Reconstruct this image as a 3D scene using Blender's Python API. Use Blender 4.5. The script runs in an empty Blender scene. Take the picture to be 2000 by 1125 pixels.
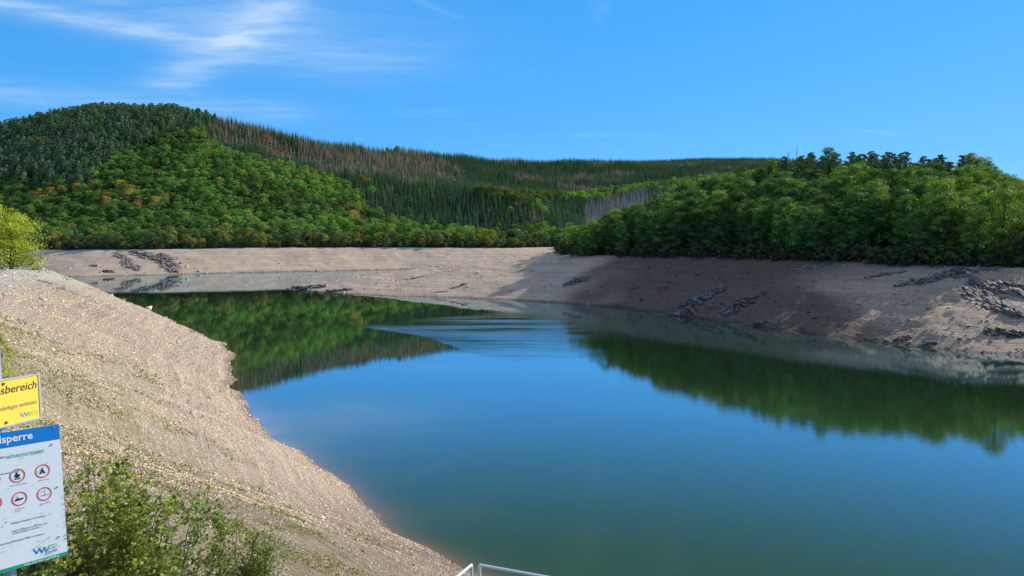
import bpy, math, random
import numpy as np
from mathutils import Vector, Matrix
random.seed(5)
RNG = np.random.default_rng(11)
scene = bpy.context.scene
COL = scene.collection
SRC = bpy.data.collections.new("tree_sources")       # never linked to the scene: only meshes to instance

# ------------------------------------------------------------------ camera
F = 1400.0; CX = 1000.0; CY = 562.5; HOR = 471.0; H = 25.0
TP = (CY - HOR) / F; PITCH = math.atan(TP)
cam_d = bpy.data.cameras.new("camera"); cam = bpy.data.objects.new("camera", cam_d); COL.objects.link(cam)
cam.location = (0, 0, H); cam.rotation_euler = (math.pi/2 - PITCH, 0, 0)
cam_d.sensor_width = 36; cam_d.lens = 36*F/2000; cam_d.clip_start = 0.1; cam_d.clip_end = 20000
scene.camera = cam
cp, sp = math.cos(PITCH), math.sin(PITCH)
def ray(px, py):
    u = (px-CX)/F; v = (CY-py)/F
    return (u, cp + v*sp, -sp + v*cp)
def P(px, py, D):                                     # surveyed point at ground distance D
    r = ray(px, py); k = D/r[1]
    return (r[0]*k, D, H + r[2]*k)
def Wp(px, py, z=0.0):
    r = ray(px, py); k = (z-H)/r[2]
    return (r[0]*k, r[1]*k)
def proj(x, y, z):
    dz = z-H
    dep = y*cp - dz*sp; v = (y*sp + dz*cp)/dep
    return CX + F*x/dep, CY - F*v, dep

# ------------------------------------------------------------------ noise
TAB = RNG.random((256, 256))
def vnoise(x, y, s=0):
    x = x + s*17.31; y = y + s*9.77
    xi = np.floor(x).astype(int); yi = np.floor(y).astype(int); fx = x-xi; fy = y-yi
    fx = fx*fx*(3-2*fx); fy = fy*fy*(3-2*fy)
    a = TAB[xi & 255, yi & 255]; b = TAB[(xi+1) & 255, yi & 255]; c = TAB[xi & 255, (yi+1) & 255]; d = TAB[(xi+1) & 255, (yi+1) & 255]
    return (a*(1-fx)+b*fx)*(1-fy) + (c*(1-fx)+d*fx)*fy
def fbm(x, y, o=4, s=0):
    t = 0; a = 1.0; n = 0
    for k in range(o):
        t = t + a*(vnoise(x*2**k, y*2**k, s+k*3)-0.5); n += a; a *= 0.5
    return t/n*2

def sstep(a, b, x):
    t = np.clip((x-a)/(b-a), 0, 1); return t*t*(3-2*t)

# ------------------------------------------------------------------ contours
SHORE = [Wp(*p) for p in [(930,1120),(870,1090),(785,1048),(722,985),(690,950),(640,915),(590,885),(525,855),(505,820),(478,785),
        (455,760),(447,733),(452,712),(464,692),(440,675),(380,648),(300,612),(200,570)]]
SHORE += [(-262,402),(-420,470),(-640,500),(-640,640),(-450,570)]
SHORE += [Wp(*p) for p in [(150,541),(300,537),(500,532),(700,528),(790,526),(822,526.5),(800,529),(750,533.5),(700,541),(640,552),(585,556),(568,560),(600,566),
        (640,571),(750,578),(880,581),(940,584),(1000,586),(1080,591),(1200,600),(1300,613),(1400,628),(1500,641),
        (1600,655),(1700,667),(1800,679),(1900,687),(2000,695),(2300,722)]]
SHORE += [(175,112),(195,60),(150,34),(40,32),(20,35),(8,43)]
TREEL = []                                            # x, y, z of the high water line
def tl(px, py, D): TREEL.append(P(px, py, D))
TREEL += [(3,9.5,18.8),(-3,11,18.6),(-10,15,18.2),(-19,24,18.0),(-33,38,18),(-50,62,18),(-70,88,18),(-90,120,18)]
tl(15,527,165); tl(60,527,185); tl(100,528,203)
TREEL += [(-175,235,17),(-265,300,17),(-420,390,17),(-700,420,17),(-760,700,18),(-560,650,18)]
for p in [(110,488,590),(300,487,600),(450,484,630),(700,483,690),(900,484,720),(1000,484,740),(1090,482,770)]: tl(*p)
TREEL += [(90,620,19)]
for p in [(1098,491,450),(1095,495,395),(1150,499,352),(1300,501,310),(1450,503,280),(1550,506,258),(1700,512,238),(1850,518,222),(2000,525,212),(2400,540,200)]: tl(*p)
TREEL += [(255,140,18),(250,40,18),(150,4,20),(20,4,21)]

def seg_info(X, Y, pts, closed=True):
    """distance, inside flag, param value (z) of nearest point"""
    n = len(pts); best = np.full(X.shape, 1e18); zz = np.zeros(X.shape); ins = np.zeros(X.shape, bool)
    for i in range(n if closed else n-1):
        a = pts[i]; b = pts[(i+1) % n]
        dx = b[0]-a[0]; dy = b[1]-a[1]; L2 = dx*dx+dy*dy+1e-9
        t = np.clip(((X-a[0])*dx+(Y-a[1])*dy)/L2, 0, 1)
        d = (X-a[0]-t*dx)**2 + (Y-a[1]-t*dy)**2
        m = d < best; best = np.where(m, d, best)
        if len(a) > 2: zz = np.where(m, a[2]+t*(b[2]-a[2]), zz)
        if closed and abs(dy) > 1e-9:
            c = ((a[1] > Y) != (b[1] > Y)) & (X < dx*(Y-a[1])/dy + a[0]); ins ^= c
    return np.sqrt(best), ins, zz
def inpoly(px, py, poly):
    return seg_info(px, py, poly)[1]

# hills: spot heights (canopy line in view minus tree height)
HP = []
def hp(px, py, D, sub=17): x, y, z = P(px, py, D); HP.append((x, y, z-sub))
for p in [(-500,330,800),(-250,290,900),(0,243,960),(60,220,960),(150,205,960),(250,198,960),(330,204,985),(400,216,1000),(500,236,1030),(600,259,1090),
          (700,272,1200),(800,280,1340),(900,293,1500),(1000,301,1650),(1100,306,1800),(1200,309,1900),(1300,309,1980),(1400,306,2050),(1480,304,2100),(1600,312,2100),(1800,335,2150),(2200,370,2200)]: hp(*p)
# left hill face
for p in [(250,330,790,14),(100,360,760,14),(400,310,820,14),(500,340,800,14),(250,420,680,12),(100,430,680,12),(400,420,690,12),(550,400,760,14),(650,350,870,15),(650,420,740,13)]: hp(*p)
# spruce spur crest and its face
for p in [(560,298,990),(650,306,960),(740,328,930),(830,350,910),(950,360,880),(1040,385,860),(1110,425,840),(800,400,820),(950,420,800)]: hp(*p)
# slope of far ridge behind the spur
for p in [(750,318,1080),(850,335,1180),(950,347,1260),(1050,352,1330),(1150,350,1420),(1100,330,1600),(1250,340,1500),(1000,325,1480),(880,313,1330),(750,292,1200)]: hp(*p)
# middle-right green crest
for p in [(1100,368,1060),(1180,360,1100),(1260,350,1130),(1350,338,1150),(1450,325,1180),(1600,325,1200),(1800,350,1250),(2000,365,1250),(2250,380,1200),(1150,420,930),(1250,400,950),(1350,380,960)]: hp(*p)
for p in [(1050,372,1150),(1180,372,1250),(1350,360,1300)]: hp(*p)
HP += [(120,780,24),(180,700,24),(260,640,22),(330,560,22),(480,500,30),(150,560,21)]
# right hill ridge
for p in [(1120,462,410,15),(1200,430,400,19),(1270,393,395,20),(1330,366,390,20),(1400,348,385,20),(1450,330,375,19),(1530,308,362,19),(1600,297,350,19),(1700,291,340,19),
          (1800,295,332,19),(1900,307,322,17),(1960,326,315,19),(2030,352,305,20),(2200,410,290,16),(2500,440,270,16)]: hp(*p)
HP += [(170,420,28),(250,400,28),(320,380,26),(400,300,24),(110,450,22),(350,200,22)]
# behind the ridge
for a in (-60,-40,-30,-20,-10,0,10,20,30,40,60):
    t = math.radians(a)
    for r, z in ((3300,190),(5200,150)): HP.append((r*math.sin(t), r*math.cos(t), z))
for x, y, z in [(-400,1300,150),(-900,1100,150),(-700,1500,120),(-150,1800,150),(-900,700,60),(-900,300,40),(-300,100,40),(-200,-200,45),(0,-300,35),(400,-200,40),(700,100,40),(700,500,35),(900,900,40),(1300,1500,60),(-160,180,26),(-90,60,26)]:
    HP.append((x, y, z))
for x, y, z in TREEL[::1]: HP.append((x, y, z))
HPa = np.array(HP); n = len(HPa)
Kd = np.sqrt(((HPa[:, None, :2]-HPa[None, :, :2])**2).sum(-1)); A = np.zeros((n+1, n+1)); A[:n, :n] = -Kd - np.eye(n)*0.3; A[n, :n] = 1; A[:n, n] = 1
sol = np.linalg.solve(A, np.concatenate([HPa[:, 2], [0]]))
def hills(X, Y):
    z = np.full(X.shape, sol[n])
    for i in range(n): z -= sol[i]*np.sqrt((X-HPa[i, 0])**2+(Y-HPa[i, 1])**2)
    return z

def ground(X, Y):
    """z, signed shore distance (+ on land), distance above treeline (+ in the forest)"""
    R = np.sqrt(X*X+Y*Y)
    sc = np.clip(R/60, 0.5, 6)
    dW, inW, _ = seg_info(X, Y, SHORE); dT, inT, zT = seg_info(X, Y, TREEL)
    sW = np.where(inW, -dW, dW) + fbm(X/(6*1), Y/6, 3, 5)*0.9*np.clip(R/80, .4, 2.5)
    sT = np.where(inT, -dT, dT)
    # bank
    t = np.clip(sW, 0, None)/(np.clip(sW, 0, None)+dT+1e-6)
    zb = zT*t
    zb = zb + (fbm(X/9, Y/9, 4, 1)*0.9 + fbm(X/35, Y/35, 2, 2)*1.2)*np.clip(sW/25, 0, 1)*np.clip(dT/15, 0.15, 1)
    ter = 0.9
    zb = zb + sstep(5, 45, X)*sstep(480, 400, R)*(0.95*np.abs(fbm(X/13, Y/13, 4, 131))*2 + .9*np.abs(fbm(X/4, Y/4, 3, 133)))*np.clip(sW/10, 0, 1)*np.clip(dT/8, .2, 1)
    zb = zb + 0.10*np.sin(zb*2*math.pi/ter)*np.clip(sW/4, 0, 1)*np.where(R < 300, 0.12+.88*sstep(0, 20, X), 1)
    zb = np.where(sW > 0, np.maximum(zb, sW*0.03), np.clip(sW*0.3, -9, 0)-0.02)
    # rocky rise low on the right
    # hills
    zh = hills(X, Y)
    zh = np.maximum(zh, zT + np.clip(dT*0.03, 0, 6))
    w = sstep(0, 28, dT)
    zf = zT*(1-w) + zh*w + fbm(X/60, Y/60, 3, 8)*5*np.clip(dT/80, 0, 1)*np.clip(R/400, 0, 1)
    z = np.where(inT, zb, zf)
    # embankment the viewer stands on
    zc = np.interp(R, [0, 1.2, 3.5, 8, 11, 16], [23.3, 23.3, 21.7, 19.7, 18.7, 17.6])
    z = np.where(R < 16, z*(1-np.clip((14-R)/4, 0, 1)) + zc*np.clip((14-R)/4, 0, 1), z)
    back = (Y < 2) & (R < 60) & (R >= 1.2)
    z = np.where(back, np.maximum(z, 23.3 - np.clip(R-20, 0, 40)*0.1 - np.clip(Y+1, 0, 3)*1.0), z)
    return z, sW, np.where(inT, -dT, dT), inT

# ------------------------------------------------------------------ node helpers
def mat(name):
    m = bpy.data.materials.new(name); m.use_nodes = True; nt = m.node_tree; nt.nodes.clear()
    out = nt.nodes.new("ShaderNodeOutputMaterial")
    return m, nt, out
def N(nt, typ, **kw):
    nd = nt.nodes.new(typ)
    for k, v in kw.items():
        if k.startswith("i_"):
            key = k[2:]; key = int(key) if key.isdigit() else key
            nd.inputs[key].default_value = v
        else: setattr(nd, k, v)
    return nd
def ramp(nt, stops, inp=None, interp='LINEAR'):
    r = nt.nodes.new("ShaderNodeValToRGB"); r.color_ramp.interpolation = interp
    el = r.color_ramp.elements
    while len(el) < len(stops): el.new(0.5)
    for e, (p, c) in zip(el, stops):
        e.position = p; e.color = (c, c, c, 1) if isinstance(c, (int, float)) else (*c, 1)
    if inp is not None: nt.links.new(inp, r.inputs[0])
    return r
def mixc(nt, f, a, b, mode='MIX'):
    m = nt.nodes.new("ShaderNodeMix"); m.data_type = 'RGBA'; m.blend_type = mode
    for s, v in ((m.inputs[0], f), (m.inputs[6], a), (m.inputs[7], b)):
        if hasattr(v, 'is_output'): nt.links.new(v, s)
        elif isinstance(v, (int, float)): s.default_value = v if s.type == 'VALUE' else (v, v, v, 1)
        else: s.default_value = (*v, 1)
    return m.outputs[2]
def mth(nt, op, a, b=0.0, c=None):
    m = nt.nodes.new("ShaderNodeMath"); m.operation = op
    for s, v in zip(m.inputs, (a, b, c)):
        if v is None: continue
        if hasattr(v, 'is_output'): nt.links.new(v, s)
        else: s.default_value = v
    return m.outputs[0]
def noise(nt, vec, scale, detail=4, rough=0.6):
    nd = N(nt, "ShaderNodeTexNoise", i_Scale=scale, i_Detail=detail, i_Roughness=rough); nt.links.new(vec, nd.inputs['Vector']); return nd.outputs[0]
def attr(nt, name, typ='GEOMETRY', out='Fac'):
    a = N(nt, "ShaderNodeAttribute", attribute_name=name, attribute_type=typ); return a.outputs[out]
def scaled(nt, vec, s):
    m = N(nt, "ShaderNodeVectorMath", operation='MULTIPLY'); nt.links.new(vec, m.inputs[0]); m.inputs[1].default_value = s; return m.outputs[0]

def simple(name, col, rough=0.6, metal=0.0, var=0.1, scale=8.0, bump=0.0):
    m, nt, out = mat(name); b = N(nt, "ShaderNodeBsdfPrincipled", i_Roughness=rough, i_Metallic=metal)
    tc = N(nt, "ShaderNodeTexCoord"); nz = noise(nt, tc.outputs['Object'], scale)
    c = mixc(nt, nz, tuple(x*(1-var) for x in col), tuple(min(1, x*(1+var)) for x in col))
    nt.links.new(c, b.inputs['Base Color'])
    if bump:
        bp = N(nt, "ShaderNodeBump", i_Strength=bump, i_Distance=0.02); nt.links.new(nz, bp.inputs['Height']); nt.links.new(bp.outputs[0], b.inputs['Normal'])
    nt.links.new(b.outputs[0], out.inputs[0]); return m

def leaf_mat(name, base, transl=0.35, tc=(1.35, 1.25, 0.5)):
    m, nt, out = mat(name)
    t = attr(nt, "tint", 'INSTANCER', 'Color'); s = attr(nt, "shade")
    c = mixc(nt, 1.0, t, base, 'MULTIPLY')
    c = mixc(nt, 1.0, c, s, 'MULTIPLY')
    d = N(nt, "ShaderNodeBsdfDiffuse"); tr = N(nt, "ShaderNodeBsdfTranslucent")
    nt.links.new(c, d.inputs[0]); ct = mixc(nt, 1.0, c, tc, 'MULTIPLY'); nt.links.new(ct, tr.inputs[0])
    mx = N(nt, "ShaderNodeMixShader", i_0=transl); nt.links.new(d.outputs[0], mx.inputs[1]); nt.links.new(tr.outputs[0], mx.inputs[2])
    g = N(nt, "ShaderNodeBsdfGlossy", i_Roughness=0.45); g.inputs[0].default_value = (1, 1, 1, 1)
    mx2 = N(nt, "ShaderNodeMixShader", i_0=0.025); nt.links.new(mx.outputs[0], mx2.inputs[1]); nt.links.new(g.outputs[0], mx2.inputs[2])
    nt.links.new(mx2.outputs[0], out.inputs[0]); return m

# ------------------------------------------------------------------ mesh helpers
def mesh_np(name, V, Fq, mats=(), midx=None, attrs=None, smooth=False):
    """V (n,3), Fq list of index arrays (k, nv)"""
    me = bpy.data.meshes.new(name); V = np.asarray(V, dtype=np.float32)
    loops = np.concatenate([f.ravel() for f in Fq]) if Fq else np.zeros(0, int)
    cnt = np.concatenate([np.full(len(f), f.shape[1]) for f in Fq])
    me.vertices.add(len(V)); me.vertices.foreach_set("co", V.ravel())
    me.loops.add(len(loops)); me.loops.foreach_set("vertex_index", loops.astype(np.int32))
    me.polygons.add(len(cnt)); st = np.concatenate([[0], np.cumsum(cnt)[:-1]])
    me.polygons.foreach_set("loop_start", st.astype(np.int32))
    for mt in mats: me.materials.append(mt)
    if midx is not None: me.polygons.foreach_set("material_index", np.asarray(midx, dtype=np.int32))
    if smooth: me.polygons.foreach_set("use_smooth", np.ones(len(cnt), bool))
    if attrs:
        for k, v in attrs.items():
            v = np.asarray(v, dtype=np.float32)
            if v.ndim == 1: a = me.attributes.new(k, 'FLOAT', 'POINT'); a.data.foreach_set("value", v)
            else: a = me.attributes.new(k, 'FLOAT_VECTOR', 'POINT'); a.data.foreach_set("vector", v.ravel())
    me.update(calc_edges=True); me.validate(); return me

class MB:
    """collects simple shapes into one mesh"""
    def __init__(s): s.v = []; s.f = []; s.m = []; s.a = []
    def add(s, V, Fs, m=0, a=1.0):
        o = len(s.v); s.v += [tuple(p) for p in V]; s.f += [tuple(i+o for i in f) for f in Fs]; s.m += [m]*len(Fs); s.a += [a]*len(V)
    def tube(s, pts, rad, sides=8, m=0, cap=True):
        pts = [Vector(p) for p in pts]; rings = []; V = []; Fs = []
        for i, p in enumerate(pts):
            d = (pts[min(i+1, len(pts)-1)]-pts[max(i-1, 0)]).normalized()
            u = d.cross(Vector((0, 0, 1)) if abs(d.z) < 0.95 else Vector((1, 0, 0))).normalized(); w = d.cross(u)
            r = rad[i] if hasattr(rad, '__len__') else rad
            for k in range(sides):
                a = 2*math.pi*k/sides; V.append(p + (u*math.cos(a)+w*math.sin(a))*r)
        for i in range(len(pts)-1):
            for k in range(sides):
                a = i*sides+k; b = i*sides+(k+1) % sides; Fs.append((a, b, b+sides, a+sides))
        if cap: Fs.append(tuple(range(sides))[::-1]); Fs.append(tuple((len(pts)-1)*sides+k for k in range(sides)))
        s.add(V, Fs, m)
    def box(s, c, h, M=None, m=0):
        V = [Vector((c[0]+sx*h[0], c[1]+sy*h[1], c[2]+sz*h[2])) for sx in (-1, 1) for sy in (-1, 1) for sz in (-1, 1)]
        if M: V = [M @ v for v in V]
        s.add(V, [(0,1,3,2),(4,6,7,5),(0,4,5,1),(2,3,7,6),(0,2,6,4),(1,5,7,3)], m)
    def mesh(s, name, mats):
        me = bpy.data.meshes.new(name); me.from_pydata(s.v, [], s.f)
        for q in mats: me.materials.append(q)
        me.polygons.foreach_set("material_index", s.m)
        a = me.attributes.new("shade", 'FLOAT', 'POINT'); a.data.foreach_set("value", s.a)
        me.update(); return me
    def build(s, name, mats, parent=None, smooth=False):
        me = s.mesh(name, mats if isinstance(mats, (list, tuple)) else [mats])
        if smooth: me.polygons.foreach_set("use_smooth", [True]*len(me.polygons))
        o = bpy.data.objects.new(name, me); COL.objects.link(o)
        if parent: o.parent = parent
        return o
def tag(o, label=None, cat=None, group=None, kind=None):
    if label: o["label"] = label
    if cat: o["category"] = cat
    if group: o["group"] = group
    if kind: o["kind"] = kind
    return o
def empty(name, loc=(0, 0, 0), rz=0, sc=1.0):
    o = bpy.data.objects.new(name, None); COL.objects.link(o); o.location = loc; o.rotation_euler = (0, 0, rz); o.scale = (sc,)*3
    o.empty_display_size = 0.5; return o
def link(name, me, parent=None):
    o = bpy.data.objects.new(name, me); COL.objects.link(o)
    if parent: o.parent = parent
    return o

# ------------------------------------------------------------------ world and sun
SUN_AZ = math.radians(56); SUN_EL = math.radians(29)     # clockwise from +Y
world = bpy.data.worlds.new("World"); scene.world = world; world.use_nodes = True
nt = world.node_tree; nt.nodes.clear(); wo = nt.nodes.new("ShaderNodeOutputWorld"); bg = nt.nodes.new("ShaderNodeBackground"); bg.inputs[1].default_value = 0.15
sky = nt.nodes.new("ShaderNodeTexSky"); sky.sky_type = 'NISHITA'; sky.sun_disc = False; sky.sun_elevation = SUN_EL; sky.sun_rotation = SUN_AZ
sky.altitude = 1500; sky.air_density = 1.0; sky.dust_density = 0.25; sky.ozone_density = 3.5
hs = N(nt, "ShaderNodeHueSaturation", i_Saturation=1.22, i_Value=1.0); nt.links.new(sky.outputs[0], hs.inputs['Color'])
gm = N(nt, "ShaderNodeMix", data_type='RGBA', blend_type='MULTIPLY'); gm.inputs[0].default_value = 1; gm.inputs[7].default_value = (0.88, 1.18, 1.42, 1)
nt.links.new(hs.outputs[0], gm.inputs[6])
sc_ = nt.nodes.new("ShaderNodeSeparateColor"); nt.links.new(gm.outputs[2], sc_.inputs[0]); cc_ = nt.nodes.new("ShaderNodeCombineColor")
for ch, (o_, ref, pw) in enumerate(((.077/.15, .727, .6), (.405/.15, 2.79, .36), (1.0/.15, 8.5, .3))):
    nt.links.new(mth(nt, 'MULTIPLY', mth(nt, 'POWER', mth(nt, 'DIVIDE', sc_.outputs[ch], ref), pw), o_), cc_.inputs[ch])
tc = nt.nodes.new("ShaderNodeTexCoord"); sep = nt.nodes.new("ShaderNodeSeparateXYZ"); nt.links.new(tc.outputs['Generated'], sep.inputs[0])
zz = mth(nt, 'MAXIMUM', sep.outputs[2], 0.03)
# cirrus sheet high above the valley: plane coordinates
cxn = mth(nt, 'DIVIDE', sep.outputs[0], zz); cyn = mth(nt, 'DIVIDE', sep.outputs[1], zz)
comb = nt.nodes.new("ShaderNodeCombineXYZ"); nt.links.new(cxn, comb.inputs[0]); nt.links.new(cyn, comb.inputs[1])
warpn = N(nt, "ShaderNodeTexNoise", i_Scale=1.7, i_Detail=7, i_Roughness=0.62); nt.links.new(comb.outputs[0], warpn.inputs['Vector'])
wv = N(nt, "ShaderNodeVectorMath", operation='MULTIPLY_ADD'); nt.links.new(warpn.outputs['Color'], wv.inputs[0]); wv.inputs[1].default_value = (.34, .34, 0); nt.links.new(comb.outputs[0], wv.inputs[2])
wo2 = N(nt, "ShaderNodeVectorMath", operation='SUBTRACT'); nt.links.new(wv.outputs[0], wo2.inputs[0]); wo2.inputs[1].default_value = (.17, .17, 0)
s2 = nt.nodes.new("ShaderNodeSeparateXYZ"); nt.links.new(wo2.outputs[0], s2.inputs[0])
def streak(ax_, ay_, bx_, by_, w, amp, src=s2):
    dx, dy = bx_-ax_, by_-ay_; L = math.hypot(dx, dy); dx /= L; dy /= L
    rx = mth(nt, 'SUBTRACT', src.outputs[0], ax_); ry = mth(nt, 'SUBTRACT', src.outputs[1], ay_)
    t = mth(nt, 'ADD', mth(nt, 'MULTIPLY', rx, dx), mth(nt, 'MULTIPLY', ry, dy)); c_ = N(nt, "ShaderNodeClamp"); nt.links.new(t, c_.inputs[0]); c_.inputs[1].default_value = 0; c_.inputs[2].default_value = L
    ex = mth(nt, 'SUBTRACT', rx, mth(nt, 'MULTIPLY', c_.outputs[0], dx)); ey = mth(nt, 'SUBTRACT', ry, mth(nt, 'MULTIPLY', c_.outputs[0], dy))
    d2 = mth(nt, 'ADD', mth(nt, 'MULTIPLY', ex, ex), mth(nt, 'MULTIPLY', ey, ey))
    return mth(nt, 'MULTIPLY', mth(nt, 'EXPONENT', mth(nt, 'MULTIPLY', d2, -1/(w*w))), amp)
fib = N(nt, "ShaderNodeMapping", vector_type='POINT'); fib.inputs['Rotation'].default_value = (0, 0, math.radians(-48)); fib.inputs['Scale'].default_value = (1.2, 3.4, 1); nt.links.new(wo2.outputs[0], fib.inputs[0])
fn = ramp(nt, [(0.30, 0.25), (0.70, 1.0)], noise(nt, fib.outputs[0], 1.6, 6, 0.6))
tot = None
for a_ in [(-2.7,2.6,-1.7,3.55,.17,.6),(-2.3,2.5,-1.7,3.0,.10,.35),(-.66,2.6,-1.36,3.62,.13,.5),(-1.36,3.62,-2.2,4.7,.17,.55),(-1.3,3.0,-1.0,3.9,.6,.34),(-3.6,4.9,-2.0,5.6,.5,.30),
           (-.42,2.9,-.27,3.3,.025,.12),(.3,2.8,.45,3.3,.03,.08),(3.2,6.6,3.7,6.9,.10,.12),(.7,6.9,1.3,6.8,.12,.10),(-.8,5.6,-.5,5.6,.12,.1),(-1.0,2.0,-.2,2.6,.12,.3),(.1,1.6,.25,2.4,.06,.25),(.3,1.6,.5,2.3,.05,.2)]:
    q_ = streak(*a_); tot = q_ if tot is None else mth(nt, 'ADD', tot, q_)
cf2 = mth(nt, 'MINIMUM', mth(nt, 'MULTIPLY', tot, fn.outputs[0]), 0.85)
cf2 = mth(nt, 'MULTIPLY', cf2, ramp(nt, [(0.03, 0.0), (0.07, 1.0)], sep.outputs[2]).outputs[0])
fill_veil = mth(nt, 'MULTIPLY', ramp(nt, [(0.44, 0.0), (0.70, 0.85)], sep.outputs[2]).outputs[0], ramp(nt, [(0.3, 0.5), (0.7, 1.0)], warpn.outputs[0]).outputs[0])  # pale veil overhead, out of view, added to make the shadow fill neutral
skyc = mixc(nt, cf2, mixc(nt, fill_veil, cc_.outputs[0], (4.3, 4.2, 4.1)), (4.4, 5.5, 6.8))
nt.links.new(skyc, bg.inputs[0]); nt.links.new(bg.outputs[0], wo.inputs[0])
sd = Vector((math.sin(SUN_AZ)*math.cos(SUN_EL), math.cos(SUN_AZ)*math.cos(SUN_EL), math.sin(SUN_EL)))
sl = bpy.data.lights.new("sun", 'SUN'); sl.energy = 5.0; sl.angle = math.radians(0.53); sl.color = (1.0, 0.94, 0.84)
so = bpy.data.objects.new("sun", sl); COL.objects.link(so); so.rotation_euler = sd.to_track_quat('Z', 'Y').to_euler(); so.location = (50, 0, 80)

# ------------------------------------------------------------------ terrain
def polar(dense, nd, radii, full=True):
    a = np.linspace(-dense, dense, nd)
    if full: a = np.concatenate([a, np.arange(dense+2.5, 360-dense-1, 2.5)])
    a = np.radians(a); R, T = np.meshgrid(radii, a, indexing='ij')
    return R*np.sin(T), R*np.cos(T)
def grid_faces(nr, na, wrap):
    i = np.arange(nr-1)[:, None]; j = np.arange(na if wrap else na-1)[None, :]; j2 = (j+1) % na
    return np.stack([i*na+j, i*na+j2, (i+1)*na+j2, (i+1)*na+j], -1).reshape(-1, 4)
rad = np.concatenate([np.geomspace(0.3, 12, 60, endpoint=False), np.geomspace(12, 130, 240, endpoint=False), np.geomspace(130, 760, 300, endpoint=False), np.geomspace(760, 9000, 160)])
GX, GY = polar(44, 760, rad)
GZ, SW, ST, INT = ground(GX, GY)
nr, na = GX.shape
V = np.stack([GX, GY, GZ], -1).reshape(-1, 3)
V = np.concatenate([V, [[0, 0, 23.3]]]); cidx = len(V)-1
tri = np.stack([np.full(na, cidx), (np.arange(na)+1) % na, np.arange(na)], -1)
m_g, nt, out = mat("ground_shale")
geo = nt.nodes.new("ShaderNodeNewGeometry"); pos = geo.outputs['Position']
forest = attr(nt, "forest"); moss = attr(nt, "moss"); wet = attr(nt, "wet"); near = attr(nt, "near")
n1 = noise(nt, pos, 0.05, 5); n2 = noise(nt, pos, 1.3, 6, 0.7); n3 = noise(nt, pos, 5.0, 5, 0.75)
strata = noise(nt, scaled(nt, pos, (0.03, 0.03, 2.2)), 1.0, 5, 0.65); strata3 = noise(nt, scaled(nt, pos, (0.012, 0.012, 0.9)), 1.0, 4, 0.7); strata2 = noise(nt, scaled(nt, pos, (0.06, 0.06, 7.0)), 1.0, 3, 0.6)
col = mixc(nt, ramp(nt, [(0.35, 0.0), (0.65, 1.0)], n1).outputs[0], (0.66, 0.48, 0.325), (0.58, 0.45, 0.32))
col = mixc(nt, ramp(nt, [(0.40, 0.55), (0.50, 0.0)], strata3).outputs[0], col, (0.40, 0.31, 0.25))
col = mixc(nt, ramp(nt, [(0.42, 0.75), (0.56, 0.0)], strata).outputs[0], col, (0.36, 0.27, 0.20))
col = mixc(nt, ramp(nt, [(0.40, 0.5), (0.5, 0.0)], strata2).outputs[0], col, (0.32, 0.235, 0.175))
col = mixc(nt, ramp(nt, [(0.55, 0.0), (0.72, 0.5)], strata2).outputs[0], col, (0.76, 0.60, 0.45))
col = mixc(nt, ramp(nt, [(0.36, 0.55), (0.56, 0.0)], n2).outputs[0], col, (0.40, 0.31, 0.23))
col = mixc(nt, ramp(nt, [(0.35, 0.6), (0.52, 0.0)], n3).outputs[0], col, (0.34, 0.26, 0.195))
col = mixc(nt, mth(nt, 'MULTIPLY', attr(nt, "pale"), 0.8), col, mixc(nt, n3, (0.33, 0.315, 0.29), (0.62, 0.59, 0.54)))
mm = mth(nt, 'MULTIPLY', moss, ramp(nt, [(0.40, 0.0), (0.58, 1.0)], noise(nt, pos, 0.55, 7, 0.75)).outputs[0])
col = mixc(nt, mth(nt, 'MULTIPLY', mm, 0.75), col, (0.24, 0.23, 0.07))
col = mixc(nt, mth(nt, 'MULTIPLY', wet, 0.8), col, (0.13, 0.095, 0.07))
col = mixc(nt, mth(nt, 'MULTIPLY', attr(nt, 'slate'), ramp(nt, [(0.3, 0.75), (0.7, 0.95)], strata).outputs[0]), col, mixc(nt, 1.0, col, (0.16, 0.135, 0.14), 'MULTIPLY'))  # 'slate' holds shade painted into the right bank's colour, not a rock tone
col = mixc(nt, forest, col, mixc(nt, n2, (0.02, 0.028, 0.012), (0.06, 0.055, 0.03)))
b = N(nt, "ShaderNodeBsdfPrincipled", i_Roughness=0.9); b.inputs['Specular IOR Level'].default_value = 0.25; nt.links.new(col, b.inputs['Base Color'])
hh = mth(nt, 'ADD', mth(nt, 'MULTIPLY', strata2, 0.5), mth(nt, 'ADD', mth(nt, 'MULTIPLY', n2, 0.8), mth(nt, 'MULTIPLY', n3, 0.35)))
vor = N(nt, 'ShaderNodeTexVoronoi', i_Scale=1.4); nt.links.new(pos, vor.inputs['Vector'])
hh = mth(nt, 'ADD', hh, mth(nt, 'ADD', mth(nt, 'MULTIPLY', strata, 0.7), mth(nt, 'MULTIPLY', vor.outputs['Distance'], -0.5)))
bp = N(nt, "ShaderNodeBump", i_Strength=0.8, i_Distance=0.55); nt.links.new(hh, bp.inputs['Height']); nt.links.new(bp.outputs[0], b.inputs['Normal'])
nt.links.new(b.outputs[0], out.inputs[0])
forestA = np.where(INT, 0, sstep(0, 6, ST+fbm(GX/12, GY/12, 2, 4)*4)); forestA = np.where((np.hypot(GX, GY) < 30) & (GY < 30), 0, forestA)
Rg = np.hypot(GX, GY)
nearbank = (Rg < 260) & (GX < 5)
mossA = sstep(-26, -6, ST-fbm(GX/15, GY/15, 2, 7)*7)*nearbank*np.where(Rg > 110, 0.15, 1)
paleA = sstep(-9, -2, ST-fbm(GX/14, GY/14, 2, 9)*5)*np.where(INT, 1, 0)*np.where(Rg < 300, np.clip((Rg-90)/80, 0, 1), 1)*np.where((GX > 25) & (GY < 430), .3, 1)  # pale upper rim, weakened on the right bank to deepen its painted shade
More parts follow.
